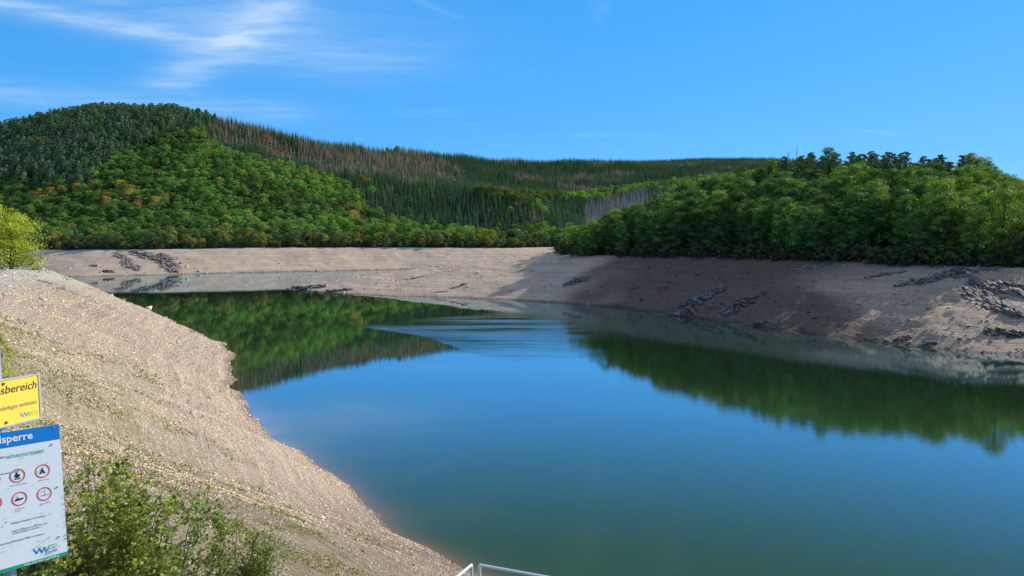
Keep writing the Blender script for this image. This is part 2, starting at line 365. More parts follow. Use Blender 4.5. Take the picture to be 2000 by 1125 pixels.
wetA = 1-sstep(0.1, 1.0+np.clip(Rg/180, 0, 3), SW)
paintedShadeA = sstep(10, 46, GX-(GY-290)*.15+fbm(GX/25, GY/25, 3, 80)*22)*np.where(GY < 430, 1, 0)*(1-.75*sstep(86, 104, GX+fbm(GX/12, GY/12, 3, 82)*9)*sstep(255, 215, GY))  # tree shade painted on the right bank, fading out at the sunlit corner
z1 = np.zeros(1)
ATT = {k: np.concatenate([v.ravel(), z1]) for k, v in dict(forest=forestA, moss=mossA, wet=wetA, pale=paleA, near=nearbank*1.0, slate=paintedShadeA).items()}
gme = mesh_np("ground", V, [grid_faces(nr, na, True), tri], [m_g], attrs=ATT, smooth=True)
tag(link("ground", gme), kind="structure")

# running terrain horizon for culling
el = (GZ-H)/np.maximum(np.hypot(GX, GY), .1); runmax = np.maximum.accumulate(el, axis=0)
def terrain_hidden(x, y, ztop, margin=0.012):
    r = np.hypot(x, y); a = np.degrees(np.arctan2(x, y)); ok = np.abs(a) < 44
    ia = np.clip(((a+44)/88*759).round().astype(int), 0, 759); ir = np.clip(np.searchsorted(rad, r)-2, 0, len(rad)-1)
    return ok & ((ztop-H)/r + margin < runmax[ir, ia])

dcol = math.radians(88)/759
def gsurf(x, y):
    r = np.hypot(x, y); a = np.arctan2(x, y)+math.radians(44); fi = np.interp(r, rad, np.arange(len(rad))); fj = a/dcol
    i = np.clip(fi.astype(int), 0, len(rad)-2); j = np.clip(fj.astype(int), 0, 758); fi -= i; fj = np.clip(fj-j, 0, 1)
    def L(G): return (G[i, j]*(1-fi)+G[i+1, j]*fi)*(1-fj)+(G[i, j+1]*(1-fi)+G[i+1, j+1]*fi)*fj
    return L(GZ), L(SW), L(ST)
def gz(x, y): return float(gsurf(np.array([float(x)]), np.array([float(y)]))[0][0])
# ------------------------------------------------------------------ water
wr = np.concatenate([np.geomspace(18, 200, 420, endpoint=False), np.geomspace(200, 800, 260)])
wa = np.radians(np.linspace(-50, 60, 700)); RR, TT = np.meshgrid(wr, wa, indexing='ij'); WX = RR*np.sin(TT); WY = RR*np.cos(TT)
dW, inW, _ = seg_info(WX, WY, SHORE); sW = np.where(inW, -dW, dW) + fbm(WX/6, WY/6, 3, 5)*0.9*np.clip(RR/80, .4, 2.5)
shallow = np.where(sW > 0, 1, np.exp(sW/np.clip(RR/60, .7, 2.0)))
patch = [Wp(*p) for p in [(700,637),(800,653),(870,672),(940,692),(1010,700),(1110,690),(1160,665),(1160,635),(1120,618),(1000,612),(850,620),(760,630)]]
dP, inP, _ = seg_info(WX, WY, patch); sP = np.where(inP, dP, -dP)
ipx, ipy, _ = proj(WX, WY, 0*WX)
wd_ = 1.5+26*sstep(900, 1020, ipx)+14*sstep(630, 612, ipy)
rip = sstep(-wd_*.6, wd_, sP+fbm(WX/25, WY/8, 3, 3)*2)
soft = sstep(930, 1250, ipx + (ipy-690)*0.6)*sstep(590, 640, ipy)*0.05      # breeze over the right half of the lake
rip2 = np.clip(rip*(0.42+0.75*fbm(WX/34, WY/5, 3, 13)) + soft*(0.8+0.4*fbm(WX/60, WY/20, 2, 14)), 0, 1)
m_w, nt, out = mat("lake_water"); geo = nt.nodes.new("ShaderNodeNewGeometry"); pos = geo.outputs['Position']
sh = attr(nt, "shallow"); rp = attr(nt, "ripple")
body = mixc(nt, ramp(nt, [(0.0, 0.0), (0.25, 0.35), (0.8, 1.0)], sh).outputs[0], (0.027, 0.066, 0.024), (0.145, 0.10, 0.05))
mid = noise(nt, pos, 0.02, 3); body = mixc(nt, mid, body, mixc(nt, 1.0, body, (1.25, 1.2, 1.3), 'MULTIPLY'))
df = N(nt, "ShaderNodeBsdfDiffuse"); nt.links.new(body, df.inputs[0])
gl = N(nt, "ShaderNodeBsdfGlossy"); gl.distribution = 'GGX'; gl.inputs[0].default_value = (0.74, 0.86, 0.94, 1)
nt.links.new(mth(nt, 'ADD', mth(nt, 'MULTIPLY', rp, 0.09), 0.003), gl.inputs['Roughness'])
wn = noise(nt, scaled(nt, pos, (1.0, 1.6, 1.0)), 1.6, 3, 0.55); wn2 = noise(nt, scaled(nt, pos, (1.0, 2.0, 1.0)), 0.25, 2)
hsum = mth(nt, 'ADD', mth(nt, 'MULTIPLY', wn, mth(nt, 'ADD', mth(nt, 'MULTIPLY', rp, 0.055), 0.0011)), mth(nt, 'MULTIPLY', wn2, 0.002))
bp = N(nt, "ShaderNodeBump", i_Strength=1.0, i_Distance=1.0); nt.links.new(hsum, bp.inputs['Height']); nt.links.new(bp.outputs[0], gl.inputs['Normal'])
fr = N(nt, "ShaderNodeLayerWeight"); frc = ramp(nt, [(0.0, .02), (.55, .05), (.60, .07), (.65, .16), (.71, .34), (.77, .58), (.825, .76), (.90, .88), (.95, .93), (1.0, 1.0)], fr.outputs['Facing']).outputs[0]
mx = N(nt, "ShaderNodeMixShader"); nt.links.new(frc, mx.inputs[0]); nt.links.new(df.outputs[0], mx.inputs[1]); nt.links.new(gl.outputs[0], mx.inputs[2]); nt.links.new(mx.outputs[0], out.inputs[0])
wme = mesh_np("water", np.stack([WX, WY, WX*0], -1).reshape(-1, 3), [grid_faces(*WX.shape, False)], [m_w], attrs=dict(shallow=shallow.ravel(), ripple=rip2.ravel()), smooth=True)
tag(link("water", wme), kind="structure")

# ------------------------------------------------------------------ tree meshes
M_leaf = leaf_mat("broad_leaves", (1, 1, 1), 0.38)
M_need = leaf_mat("needles", (1, 1, 1), 0.12, (1.2, 1.2, .8))
M_dead = leaf_mat("dead_needles", (1, 1, 1), 0.1, (1, 1, 1))
M_bark = simple("bark", (0.10, 0.075, 0.055), 0.9, var=0.35, scale=3, bump=0.4)
M_grey = simple("bleached_bark", (0.40, 0.355, 0.32), 0.9, var=0.3, scale=2)
def quads(C, Nn, size, r):
    """leaf quads at C facing Nn"""
    k = len(C); up = r.normal(size=(k, 3)); t = np.cross(Nn, up); t /= np.linalg.norm(t, axis=1, keepdims=True)+1e-9; bt = np.cross(Nn, t)
    s = (size*r.uniform(0.6, 1.35, k))[:, None]; asp = r.uniform(0.45, 0.9, k)[:, None]
    Vv = np.stack([C-t*s, C-bt*s*asp+Nn*s*.15, C+t*s, C+bt*s*asp], 1).reshape(-1, 3)
    Ff = np.arange(k*4).reshape(-1, 4); return Vv, Ff
def nrm(a): return a/(np.linalg.norm(a, axis=-1, keepdims=True)+1e-9)
def broadleaf(seed, hgt, wid, nl, nc, ql, size, low=0.18):
    r = np.random.default_rng(seed); V = []; Fv = []; S = []; k0 = 0
    lobes = []
    for i in range(nl):
        f = (i+0.5)/nl; z = hgt*(low + (0.98-low)*f**0.85); env = wid*0.5*math.sin(math.pi*min(1, (0.12+0.80*(f**0.8))))**0.6
        a = i*2.4+r.uniform(-.5, .5); rr = env*r.uniform(0.35, 0.75) if f < 0.9 else env*0.15
        lr = wid*r.uniform(0.19, 0.29)*(1.0 if f < .75 else 0.85)
        lobes.append((np.array([rr*math.cos(a), rr*math.sin(a), min(z, hgt-lr*0.75)]), lr))
    for c, lr in lobes:
        d = nrm(r.normal(size=(nc, 3))+[0, 0, 0.35]); sub = c + d*lr*r.uniform(.65, 1.05, (nc, 1))*[1, 1, .72]
        ks = r.integers(int(ql*.6), int(ql*1.4)+1, nc)
        shade = r.uniform(0.68, 1.3, nc)
        for q in range(nc):
            kk = ks[q]; off = r.normal(size=(kk, 3))*lr*np.array([.25, .25, .13]); C = sub[q]+off
            Nn = nrm(d[q]*0.9+nrm(off)*.35+r.normal(size=(kk, 3))*0.28+[0, 0, 0.3])
            v, f = quads(C, Nn, size, r); V.append(v); Fv.append(f+k0); k0 += len(v); S.append(np.repeat(shade[q]*r.uniform(.85, 1.15, kk), 4))
    tb = MB(); tb.tube([(0, 0, -1.5), (0.1, 0, hgt*.2), (0, 0.15, hgt*.45), (0.1, 0, hgt*.8)], [wid*.035, wid*.028, wid*.02, .05], 6)
    for c, lr in lobes: tb.tube([(0.05, 0.05, max(hgt*.12, c[2]*.45)), tuple(c*np.array([.5, .5, .75])), tuple(c)], [wid*.015, wid*.01, 0.03], 4, cap=False)
    return np.concatenate(V), np.concatenate(Fv), np.concatenate(S), tb
def spruce(seed, hgt, wid, wh, nb, dead=0, low=0.06, split=1):
    r = np.random.default_rng(seed); V = []; S = []
    for i in range(wh):
        f = (i+r.uniform(-.2, .2))/wh; z = hgt*(low + (1-low)*f); L0 = wid*.5*(1-f)**0.8+0.12
        for j in range(nb if f < .8 else max(3, nb//2)):
            if dead and r.random() < dead: continue
            a = r.uniform(0, 6.283); L = L0*r.uniform(.65, 1.15); d = np.array([math.cos(a), math.sin(a), 0]); s = np.array([-d[1], d[0], 0])
            dr = r.uniform(.15, .5)*L; wdt = L*r.uniform(.22, .4)*(0.85 if dead else 1); base = np.array([0, 0, z])
            for q in range(split):
                b0 = base + d*L*q/split*.8 - [0, 0, dr*q/split]
                tip = base+d*L*(q+1)/split-[0, 0, dr*((q+1)/split)**.7*1.0]
                V += [b0+[0, 0, .1*L], b0+d*L*.35/split+s*wdt-[0, 0, dr*.6], tip, b0+d*L*.35/split-s*wdt-[0, 0, dr*.6]]
                S += [r.uniform(.7, 1.3)]*4
    V = np.array(V); Fq = np.arange(len(V)).reshape(-1, 4)
    tb = MB(); tb.tube([(0, 0, -1.5), (0, 0, hgt*.5), (0, 0, hgt*(1.01))], [hgt*.012, hgt*.008, .02], 5)
    return V, Fq, np.array(S), tb
def pine(seed, hgt, wid, nl, nc, ql, size):
    r = np.random.default_rng(seed); V = []; Fv = []; S = []; k0 = 0
    tb = MB(); tb.tube([(0, 0, -1.5), (.1, 0, hgt*.5), (0, 0, hgt*.96)], [hgt*.016, hgt*.012, .05], 6)
    for i in range(nl):
        f = i/(nl-1); z = hgt*(.36+.6*f); env = wid*.5*(1-f*.8)**.7; a = i*2.4+r.uniform(-.6, .6)
        c = np.array([env*.62*math.cos(a), env*.62*math.sin(a), z]); lr = env*.52+.35
        tb.tube([(0, 0, z-.6), tuple(c)], [.09, .04], 4, cap=False)
        d = nrm(r.normal(size=(nc, 3))+[0, 0, .6]); sub = c+d*lr*[1, 1, .5]; sh = r.uniform(.65, 1.3, nc)
        for q in range(nc):
            off = r.normal(size=(ql, 3))*lr*np.array([.26, .26, .16]); Nn = nrm(d[q]*.6+r.normal(size=(ql, 3))*.6+[0, 0, .3])
            v, ff = quads(sub[q]+off, Nn, size, r); V.append(v); Fv.append(ff+k0); k0 += len(v); S.append(np.repeat(sh[q]*np.ones(ql), 4))
    return np.concatenate(V), np.concatenate(Fv), np.concatenate(S), tb
def snag(seed, hgt):
    r = random.Random(seed); tb = MB(); tb.tube([(0, 0, -1.5), (.1, .05, hgt*.5), (0, 0, hgt)], [hgt*.011+.03, hgt*.009+.02, .04], 5)
    for i in range(46):
        z = hgt*r.uniform(.3, .98); a = r.uniform(0, 6.28); L = (1-z/hgt)*2.2+.5
        tb.tube([(0, 0, z), (math.cos(a)*L, math.sin(a)*L, z-L*.2)], [.06, .02], 3, cap=False)
    return tb
def split_meshes(name, V, Fq, S, tb, lm, bark=None):
    """crown mesh, trunk mesh, and both in one"""
    bark = bark or M_bark
    crown = mesh_np(name+"_crown", V, [Fq], [lm], attrs=dict(shade=S))
    trunk = tb.mesh(name+"_trunk", [bark])
    a = MB(); a.v = [tuple(p) for p in V]+list(tb.v); o = len(V); a.f = [tuple(f) for f in Fq]+[tuple(i+o for i in f) for f in tb.f]
    a.m = [0]*len(Fq)+[1]*len(tb.f); a.a = list(S)+[1.0]*len(tb.v); whole = a.mesh(name+"_tree", [lm, bark])
    return crown, trunk, whole
LIB = {}
LIB['broad_hi'] = [split_meshes("broadleaf", *broadleaf(10+i, 19+i % 3, 8.6+(i % 3)*1.5, 14, 12, 28, .24), M_leaf) for i in range(6)]
LIB['broad_mid'] = [split_meshes("broadleaf", *broadleaf(30+i, 14+i % 3, 9.6+(i % 3)*1.4, 11, 10, 16, .38), M_leaf) for i in range(5)]
LIB['spruce_mid'] = [split_meshes("spruce", *spruce(50+i, 19+i, 5.5, 22, 8), M_need) for i in range(4)]
LIB['dead_mid'] = [split_meshes("dead_spruce", *spruce(60+i, 18+i, 4.6, 20, 7, dead=.12), M_dead, M_bark) for i in range(3)]
LIB['pine_hi'] = [split_meshes("pine", *pine(70+i, 18+i, 7.5, 15, 9, 12, .34), M_need) for i in range(4)]
LIB['pine_mid'] = [split_meshes("pine", *pine(80+i, 17+i, 6.5, 11, 7, 7, .5), M_need) for i in range(3)]
LIB['snag'] = [(None, None, snag(90+i, 16+2*i).mesh("bare_trunk", [M_grey])) for i in range(3)]
LIB['shrub'] = [split_meshes("shrub", *broadleaf(100+i, 6, 6.5, 8, 9, 14, .30, low=.02), M_leaf) for i in range(3)]
for k, L in LIB.items():
    for i, t in enumerate(L):
        o = bpy.data.objects.new("src_%s_%02d" % (k, i), t[2]); 
LIBCOL = {}
for k, L in LIB.items():
    c = bpy.data.collections.new("lib_"+k); LIBCOL[k] = c
    for i, t in enumerate(L): c.objects.link(bpy.data.objects.new("%s_%02d" % (k, i), t[2]))

# ------------------------------------------------------------------ where the trees stand
def cells(x0, x1, y0, y1, s, jit=.45):
    X, Y = np.meshgrid(np.arange(x0, x1, s), np.arange(y0, y1, s)); X = X+RNG.uniform(-jit, jit, X.shape)*s; Y = Y+RNG.uniform(-jit, jit, X.shape)*s
    return X.ravel(), Y.ravel()
Z_pine = [(-600,100),(250,150),(400,205),(425,230),(385,250),(330,262),(262,292),(200,322),(150,345),(60,362),(-600,380)]
Z_dead = [(372,195),(480,215),(620,255),(760,282),(800,290),(900,340),(800,352),(740,338),(660,325),(600,330),(540,310),(480,292),(440,270),(400,250)]
Z_spru = [(520,285),(600,300),(680,305),(760,325),(850,348),(960,372),(1050,400),(1130,430),(1130,458),(900,445),(770,448),(735,430),(715,385),(690,352),(600,325)]
Z_bare = [(1140,392),(1200,376),(1320,362),(1340,440),(1150,450)]
Z_dark = [(1060,385),(1150,385),(1150,450),(1080,450)]
Z_rpine = [(1400,330),(1500,280),(1600,250),(1880,250),(1910,325),(1830,348),(1700,358),(1560,360),(1440,352)]
trees = []   # kind, lod, variant, x, y, z, rot, scale, tint, region
def u(a, b): return RNG.uniform(a, b)
def green(px, py, x, y, region, au=0):
    nz = float(vnoise(np.array(x/45), np.array(y/45), 3)); r = RNG.random()
    if region == 'right':
        base = np.array([.115, .235, .042])*(0.65+.7*nz)*u(.6, 1.4)
        if px > 1850 or nz > .68 or r < .10: base = np.array([.21, .33, .05])*u(.8, 1.15)
        if r > .99: base = np.array([.30, .26, .06])*u(.8, 1.1)
        return base
    base = np.array([.15, .29, .05])*(0.65+.7*nz)*u(.6, 1.4)
    if r < .10: base = np.array([.27, .36, .055])*u(.8, 1.2)
    low = (py > 370 and px < 330) or (610 < px < 745 and 340 < py < 425)
    if (low and au > .3 and r > .55) or (au > .48 and r > .5 and region != 'right') or r > .995: base = [np.array([.50, .34, .07]), np.array([.46, .42, .06]), np.array([.42, .28, .09])][RNG.integers(3)]*u(.6, 1.2)
    return base
def addtrees(X, Y, spac):
    z, sW_, sT_, inT_ = ground(X, Y)
    px, py, dep = proj(X, Y, z+10)
    keep = (~inT_) & (sT_ > 1.0+3.5*fbm(X/14, Y/14, 2, 71)) & (px > -420) & (px < 2500) & (dep > 60)
    hid = terrain_hidden(X, Y, z+22); keep &= ~hid
    fl = {k: inpoly(px, py, v) for k, v in dict(pine=Z_pine, dead=Z_dead, spru=Z_spru, bare=Z_bare, dark=Z_dark, rpine=Z_rpine).items()}
    qx = px+fbm(X/70, Y/70, 3, 91)*34; qy = py+fbm(X/70, Y/70, 3, 95)*22
    fl = {k: inpoly(qx, qy, v) for k, v in dict(pine=Z_pine, dead=Z_dead, spru=Z_spru, bare=Z_bare, dark=Z_dark, rpine=Z_rpine).items()}
    pn = fbm(X/90, Y/90, 3, 21); au = fbm(X/38, Y/38, 3, 121); pn2 = fbm(X/35, Y/35, 2, 31)
    for i in np.nonzero(keep)[0]:
        D = Y[i]; r = RNG.random(); a, b = px[i], py[i]; x, y, zz = X[i], Y[i], z[i]; kind = None; reg = 'left'
        if a > 1085 and D < 560 and x > 20:
            reg = 'right'
            if a > 1960 and sT_[i] < 16: continue
            if fl['rpine'][i] and r < .85: kind = 'pine'
            else: kind = 'broad'
        elif D < 540: 
            reg = 'near'; kind = 'broad'
            if x < -110 and D < 260: continue
            if D < 200: continue
        elif D > 1180 and a > 560 and not (a > 1060 and D < 1210):
            reg = 'far'
            sky_edge = (py[i] < 296 and 740 < a < 900) or (a > 1180 and py[i] < 309)
            if pn[i]+.5*pn2[i] > .22: kind = 'dead' if r < .8 else 'spruce'
            else: kind = 'spruce'
            if sky_edge and r < .75: kind = 'broad'
            if fl['dead'][i]: kind = 'dead' if r < .75 else 'spruce'
        elif a > 1010 and D > 840 and b < 470 and not fl['spru'][i]:
            reg = 'mid'; kind = 'broad'
            if fl['bare'][i]: kind = 'snag' if D < 1080 else 'broad'
            elif fl['dark'][i]: kind = 'spruce'
        elif fl['pine'][i]: kind = 'pine' if r < .88 else ('broad' if r < .96 else 'dead')
        elif fl['dead'][i]: kind = 'dead' if (r < .68 and pn2[i] > -.2) else 'spruce'
        elif fl['spru'][i] and sT_[i] > 40:
            kind = 'spruce' if pn[i]+.6*pn2[i] < .28 else ('dead' if r < .6 else 'spruce')
            if r > .96: kind = 'broad'
        else:
            kind = 'broad'
            if a > 560 and (b < 300 or D > 1000): kind = 'spruce' if pn[i] < .15 else 'dead'
        if sT_[i] < 40 and reg in ('left', 'mid'): kind = 'broad'
        # spacing by kind
        if kind == 'broad' and spac < 6: continue
        if kind != 'broad' and spac > 6: continue
        far = D > 560
        if kind == 'broad':
            lod = 'broad_mid' if far else 'broad_hi'; t = green(a, b, x, y, reg, au[i]); sc = u(.5, 1.02) if reg != 'right' else u(.6, 1.08)
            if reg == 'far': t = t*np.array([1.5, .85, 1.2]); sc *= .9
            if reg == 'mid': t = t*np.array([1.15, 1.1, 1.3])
            if 800 < a < 1100 and 335 < b < 392 and D < 1180: t = np.array([.13, .19, .03])*u(.7, 1.15)
            if sT_[i] < 22 and reg in ('left', 'mid'):
                sc = u(.38, 1.05); rr = RNG.random()
                t = np.array([.14, .22, .07])*u(.7, 1.3) if rr < .75 else np.array([.30, .30, .05])*u(.7, 1)
            if reg == 'right' and sT_[i] < 28: sc = u(.85, 1.18)
            if reg == 'right' and a < 1250: sc *= .62+.38*max(0, (a-1100)/150)
        elif kind == 'spruce': lod = 'spruce_mid'; t = np.array([.10, .195, .075])*u(.6, 1.4); sc = u(.5, .92)
        elif kind == 'dead': lod = 'dead_mid'; t = np.array([.56, .40, .29])*u(.65, 1.2) if RNG.random() < .8 else np.array([.52, .44, .38])*u(.7, 1.1); sc = u(.5, .85)
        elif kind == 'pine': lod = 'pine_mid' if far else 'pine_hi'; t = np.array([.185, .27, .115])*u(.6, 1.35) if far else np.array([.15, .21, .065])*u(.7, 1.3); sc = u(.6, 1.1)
        elif kind == 'snag': lod = 'snag'; t = np.array([.3, .28, .25]); sc = u(.7, 1.05)
        if kind in ('pine',) and reg == 'right': sc *= .88
        var = int(RNG.integers(len(LIB[lod])))
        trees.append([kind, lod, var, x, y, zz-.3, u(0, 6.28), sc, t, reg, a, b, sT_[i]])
X, Y = cells(-900, 1000, 60, 1300, 6.7); addtrees(X, Y, 8)
X, Y = cells(-900, 1400, 1300, 2300, 9.5); addtrees(X, Y, 9)
X, Y = cells(-900, 1000, 230, 1180, 4.9); addtrees(X, Y, 5)
X, Y = cells(-700, 1000, 1180, 2250, 5.6); addtrees(X, Y, 5.6)
# bare trunks standing above the right hill's skyline
for k in range(16):
    px = 1530+k*6+u(-5, 5)+(30 if k > 11 else 0); D = u(352, 385); x, y = P(px, 300, D)[:2]; z = float(ground(np.array([x]), np.array([y]))[0][0])
    trees.append(['snag', 'snag', int(RNG.integers(3)), x, y, z-.3, u(0, 6), u(1.0, 1.28), np.array([.3, .28, .25]), 'right', px, 290, 40.])
# understorey along the right shore and far shore
def fringe(n0, pts, lo, hi, reg, smin, smax, cols):
    for k in range(n0):
        i = RNG.integers(len(pts)-1); t = RNG.random(); a = pts[i]; b = pts[i+1]
        tx, ty = a[0]+(b[0]-a[0])*t, a[1]+(b[1]-a[1])*t; d = u(lo, hi)
        dx, dy = b[0]-a[0], b[1]-a[1]; L = math.hypot(dx, dy); nx, ny = -dy/L, dx/L
        for sgn in (1, -1):
            X_, Y_ = np.array([tx+nx*d*sgn]), np.array([ty+ny*d*sgn]); z, s_, st = gsurf(X_, Y_)
            if st[0] > min(lo*.4, lo-.5): 
                c = cols[RNG.integers(len(cols))]; pxx, pyy, _ = proj(X_[0], Y_[0], z[0]+2)
                if reg == 'right' and pxx > 1905 and RNG.random() < .7: break
                trees.append(['shrub', 'shrub', int(RNG.integers(3)), X_[0], Y_[0], z[0]-.2, u(0, 6.28), u(smin, smax), np.array(c)*u(.7, 1.25), reg, pxx, pyy, st[0]]); break
iR = [i for i, p in enumerate(TREEL) if abs(p[0]-P(1098,491,450)[0]) < .01][0]
fringe(230, TREEL[iR:iR+9], -2.5, 8, 'right', .5, 1.1, [(.06,.10,.02),(.08,.11,.03),(.10,.09,.04)])
iL = [i for i, p in enumerate(TREEL) if abs(p[0]-P(110,488,590)[0]) < .01][0]
fringe(130, TREEL[iL:iL+7], .5, 8, 'left', .6, 1.2, [(.08,.12,.045),(.12,.15,.04),(.06,.11,.03),(.16,.15,.04)])
# ---- which of them show largest: painter's count on a coarse picture
TH = dict(broad_hi=20, broad_mid=15.5, spruce_mid=20.5, dead_mid=19, pine_hi=19.5, pine_mid=18, snag=18, shrub=6); TWd = dict(broad_hi=12.5, broad_mid=11.5, spruce_mid=5, dead_mid=4, pine_hi=7, pine_mid=6, snag=1, shrub=6.5)
order = sorted(range(len(trees)), key=lambda i: -trees[i][4]); BW, BH = 1000, 560; buf = np.full((BH, BW), -1, int)
tpx = {}
for a_i in (0,):
    # terrain as occluder: paint trees only where terrain does not hide their tops
    hx = np.array([t[3] for t in trees]); hy = np.array([t[4] for t in trees]); hz_ = np.array([t[5] for t in trees]); hh_ = np.array([TH[t[1]]*t[7] for t in trees])
    th = terrain_hidden(hx, hy, hz_+hh_, 0.0)
for i in order:
    if th[i]: continue
    t = trees[i]; h = TH[t[1]]*t[7]; w = TWd[t[1]]*t[7]; a, b, dep = proj(t[3], t[4], t[5]+h*.55)
    a *= .5; b *= .5; hw = max(.5, w*.5*700/dep*.9); hhp = max(.5, h*.5*700/dep*.95)
    x0, x1, y0, y1 = int(a-hw), int(a+hw)+1, int(b-hhp), int(b+hhp)+1
    if x1 <= 0 or x0 >= BW or y1 <= 0 or y0 >= BH: continue
    buf[max(0, y0):y1, max(0, x0):x1] = i
cnt = np.bincount(buf[buf >= 0].ravel(), minlength=len(trees))
indiv = set()
for kset in (('broad',), ('spruce',), ('dead',), ('pine',), ('snag',), ('shrub',)):
    ids = [i for i in range(len(trees)) if trees[i][0] in kset and cnt[i] > 0]; ids.sort(key=lambda i: -cnt[i])
    indiv.update(ids[:300])
print("TREES", len(trees), {k: (sum(1 for t in trees if t[0] == k), sum(1 for i in indiv if trees[i][0] == k)) for k in ('broad', 'spruce', 'dead', 'pine', 'snag', 'shrub')})
NAME = dict(broad='broadleaf_tree', spruce='spruce_tree', dead='dead_spruce', pine='pine_tree', snag='bare_tree_trunk', shrub='shrub')
CAT = dict(broad='tree', spruce='spruce', dead='dead tree', pine='pine', snag='dead tree', shrub='shrub')
def hueword(t):
    r, g, b = t
    if r > g*1.02: return 'orange brown'
    if r > g*.82: return 'yellowing'
    if r > g*.62: return 'lime green'
    return 'deep green' if g < .24 else 'fresh green'
def describe(t):
    kind, reg, px, py, st = t[0], t[9], t[10], t[11], t[12]; hw = hueword(t[8])
    if kind == 'broad':
        if reg == 'right':
            if st < 30: place = 'at the right hill foot above the shaded bank' if px < 1850 else 'at the far right end of the shaded bank'
            elif px < 1420: place = 'on the low left shoulder of the right hill'
            elif px < 1800: place = 'on the upper slope of the right hill below its pines'
            else: place = 'on the rounded right end of the right hill'
        elif reg == 'left':
            if st < 40: place = 'on the far shore fringe, left half' if px < 560 else 'on the far shore fringe, middle part'
            elif px < 350: place = 'on the left hill below the bluish pines'
            else: place = 'on the right flank of the left hill'
        elif reg == 'near': place = 'on the near left bank behind the lime bushes'
        elif reg == 'mid': place = 'on the middle crest behind the dry inlet'
        else: place = 'on the farthest ridge'
        return hw + ' broadleaf tree ' + place
    if kind == 'spruce':
        return 'dark green spruce ' + ('on the spruce spur above the far shore' if reg == 'left' and py > 345 else 'on the high shoulder right of the left hilltop' if reg == 'left' else 'in the dark stand beside the bare trunks' if reg == 'mid' else 'on the farthest ridge')
    if kind == 'dead':
        return 'brown dead spruce ' + ('on the dry brown upper strip of the left hill' if reg == 'left' and px > 360 and py < 330 else 'among the pines of the left hilltop' if reg == 'left' and px < 420 else 'scattered within the dark spruce spur' if reg == 'left' else 'in a brown patch on the farthest ridge')
    if kind == 'pine': return 'bluish green pine on the left hilltop' if reg == 'left' else 'dark pine on the crown of the right hill'
    if kind == 'snag': return 'bare grey trunk standing above the skyline of the right hill' if reg == 'right' else 'bare grey trunk in the dead stand behind the dry inlet'
    return 'low ' + hw + ' shrub ' + ('under the trees along the top of the shaded right bank' if reg == 'right' else 'at the upper edge of the bare far bank')
def plural(l): return l.replace('tree ', 'trees ', 1).replace('spruce ', 'spruces ', 1).replace('pine ', 'pines ', 1).replace('trunk ', 'trunks ', 1).replace('shrub ', 'shrubs ', 1)
for i in sorted(indiv):
    kind, lod, var, x, y, z, rz, sc, t, reg, px, py, st = trees[i]; lab = describe(trees[i]); crown, trunk, whole = LIB[lod][var]
    if kind in ('broad', 'pine', 'shrub') and y < 560 or (kind == 'broad' and st < 40):
        e = empty(NAME[kind], (x, y, z), rz, sc); c = link("crown", crown, e); c["tint"] = [float(q) for q in t]; link("trunk", trunk, e) if kind != 'shrub' else link("stem", trunk, e)
    else:
        e = link(NAME[kind], whole); e.location = (x, y, z); e.rotation_euler = (0, 0, rz); e.scale = (sc,)*3; e["tint"] = [float(q) for q in t]
    tag(e, lab, CAT[kind], plural(lab))
# the rest: one object per kind
def scatter(name, lod, ids, label, cat):
    P3 = np.array([trees[i][3:6] for i in ids], dtype=float)
    me = bpy.data.meshes.new(name); me.vertices.add(len(ids)); me.vertices.foreach_set("co", P3.astype(np.float32).ravel())
    for nm, typ, vals, key in (("rotz", 'FLOAT', [trees[i][6] for i in ids], "value"), ("size", 'FLOAT', [trees[i][7] for i in ids], "value"), ("pick", 'INT', [trees[i][2] for i in ids], "value")):
        a = me.attributes.new(nm, typ, 'POINT'); a.data.foreach_set(key, vals)
    a = me.attributes.new("tint", 'FLOAT_VECTOR', 'POINT'); a.data.foreach_set("vector", np.array([trees[i][8] for i in ids], dtype=np.float32).ravel())
    o = link(name, me); tag(o, label, cat, kind="stuff")
    g = bpy.data.node_groups.new("plant_"+name, 'GeometryNodeTree'); g.interface.new_socket("Geometry", in_out='INPUT', socket_type='NodeSocketGeometry'); g.interface.new_socket("Geometry", in_out='OUTPUT', socket_type='NodeSocketGeometry')
    gi = g.nodes.new("NodeGroupInput"); go = g.nodes.new("NodeGroupOutput"); ci = g.nodes.new("GeometryNodeCollectionInfo"); ci.inputs[0].default_value = LIBCOL[lod]; ci.inputs[1].default_value = True; ci.inputs[2].default_value = True
    ip = g.nodes.new("GeometryNodeInstanceOnPoints"); ip.inputs['Pick Instance'].default_value = True
    def na(nm, typ):
        q = g.nodes.new("GeometryNodeInputNamedAttribute"); q.data_type = typ; q.inputs[0].default_value = nm; return q.outputs[0]
    cx = g.nodes.new("ShaderNodeCombineXYZ"); g.links.new(na("rotz", 'FLOAT'), cx.inputs[2])
    e2 = g.nodes.new("FunctionNodeEulerToRotation"); g.links.new(cx.outputs[0], e2.inputs[0])
    g.links.new(gi.outputs[0], ip.inputs['Points']); g.links.new(ci.outputs[0], ip.inputs['Instance']); g.links.new(na("pick", 'INT'), ip.inputs['Instance Index'])
    g.links.new(e2.outputs[0], ip.inputs['Rotation']); g.links.new(na("size", 'FLOAT'), ip.inputs['Scale']); g.links.new(ip.outputs[0], go.inputs[0])
    md = o.modifiers.new("plant", 'NODES'); md.node_group = g
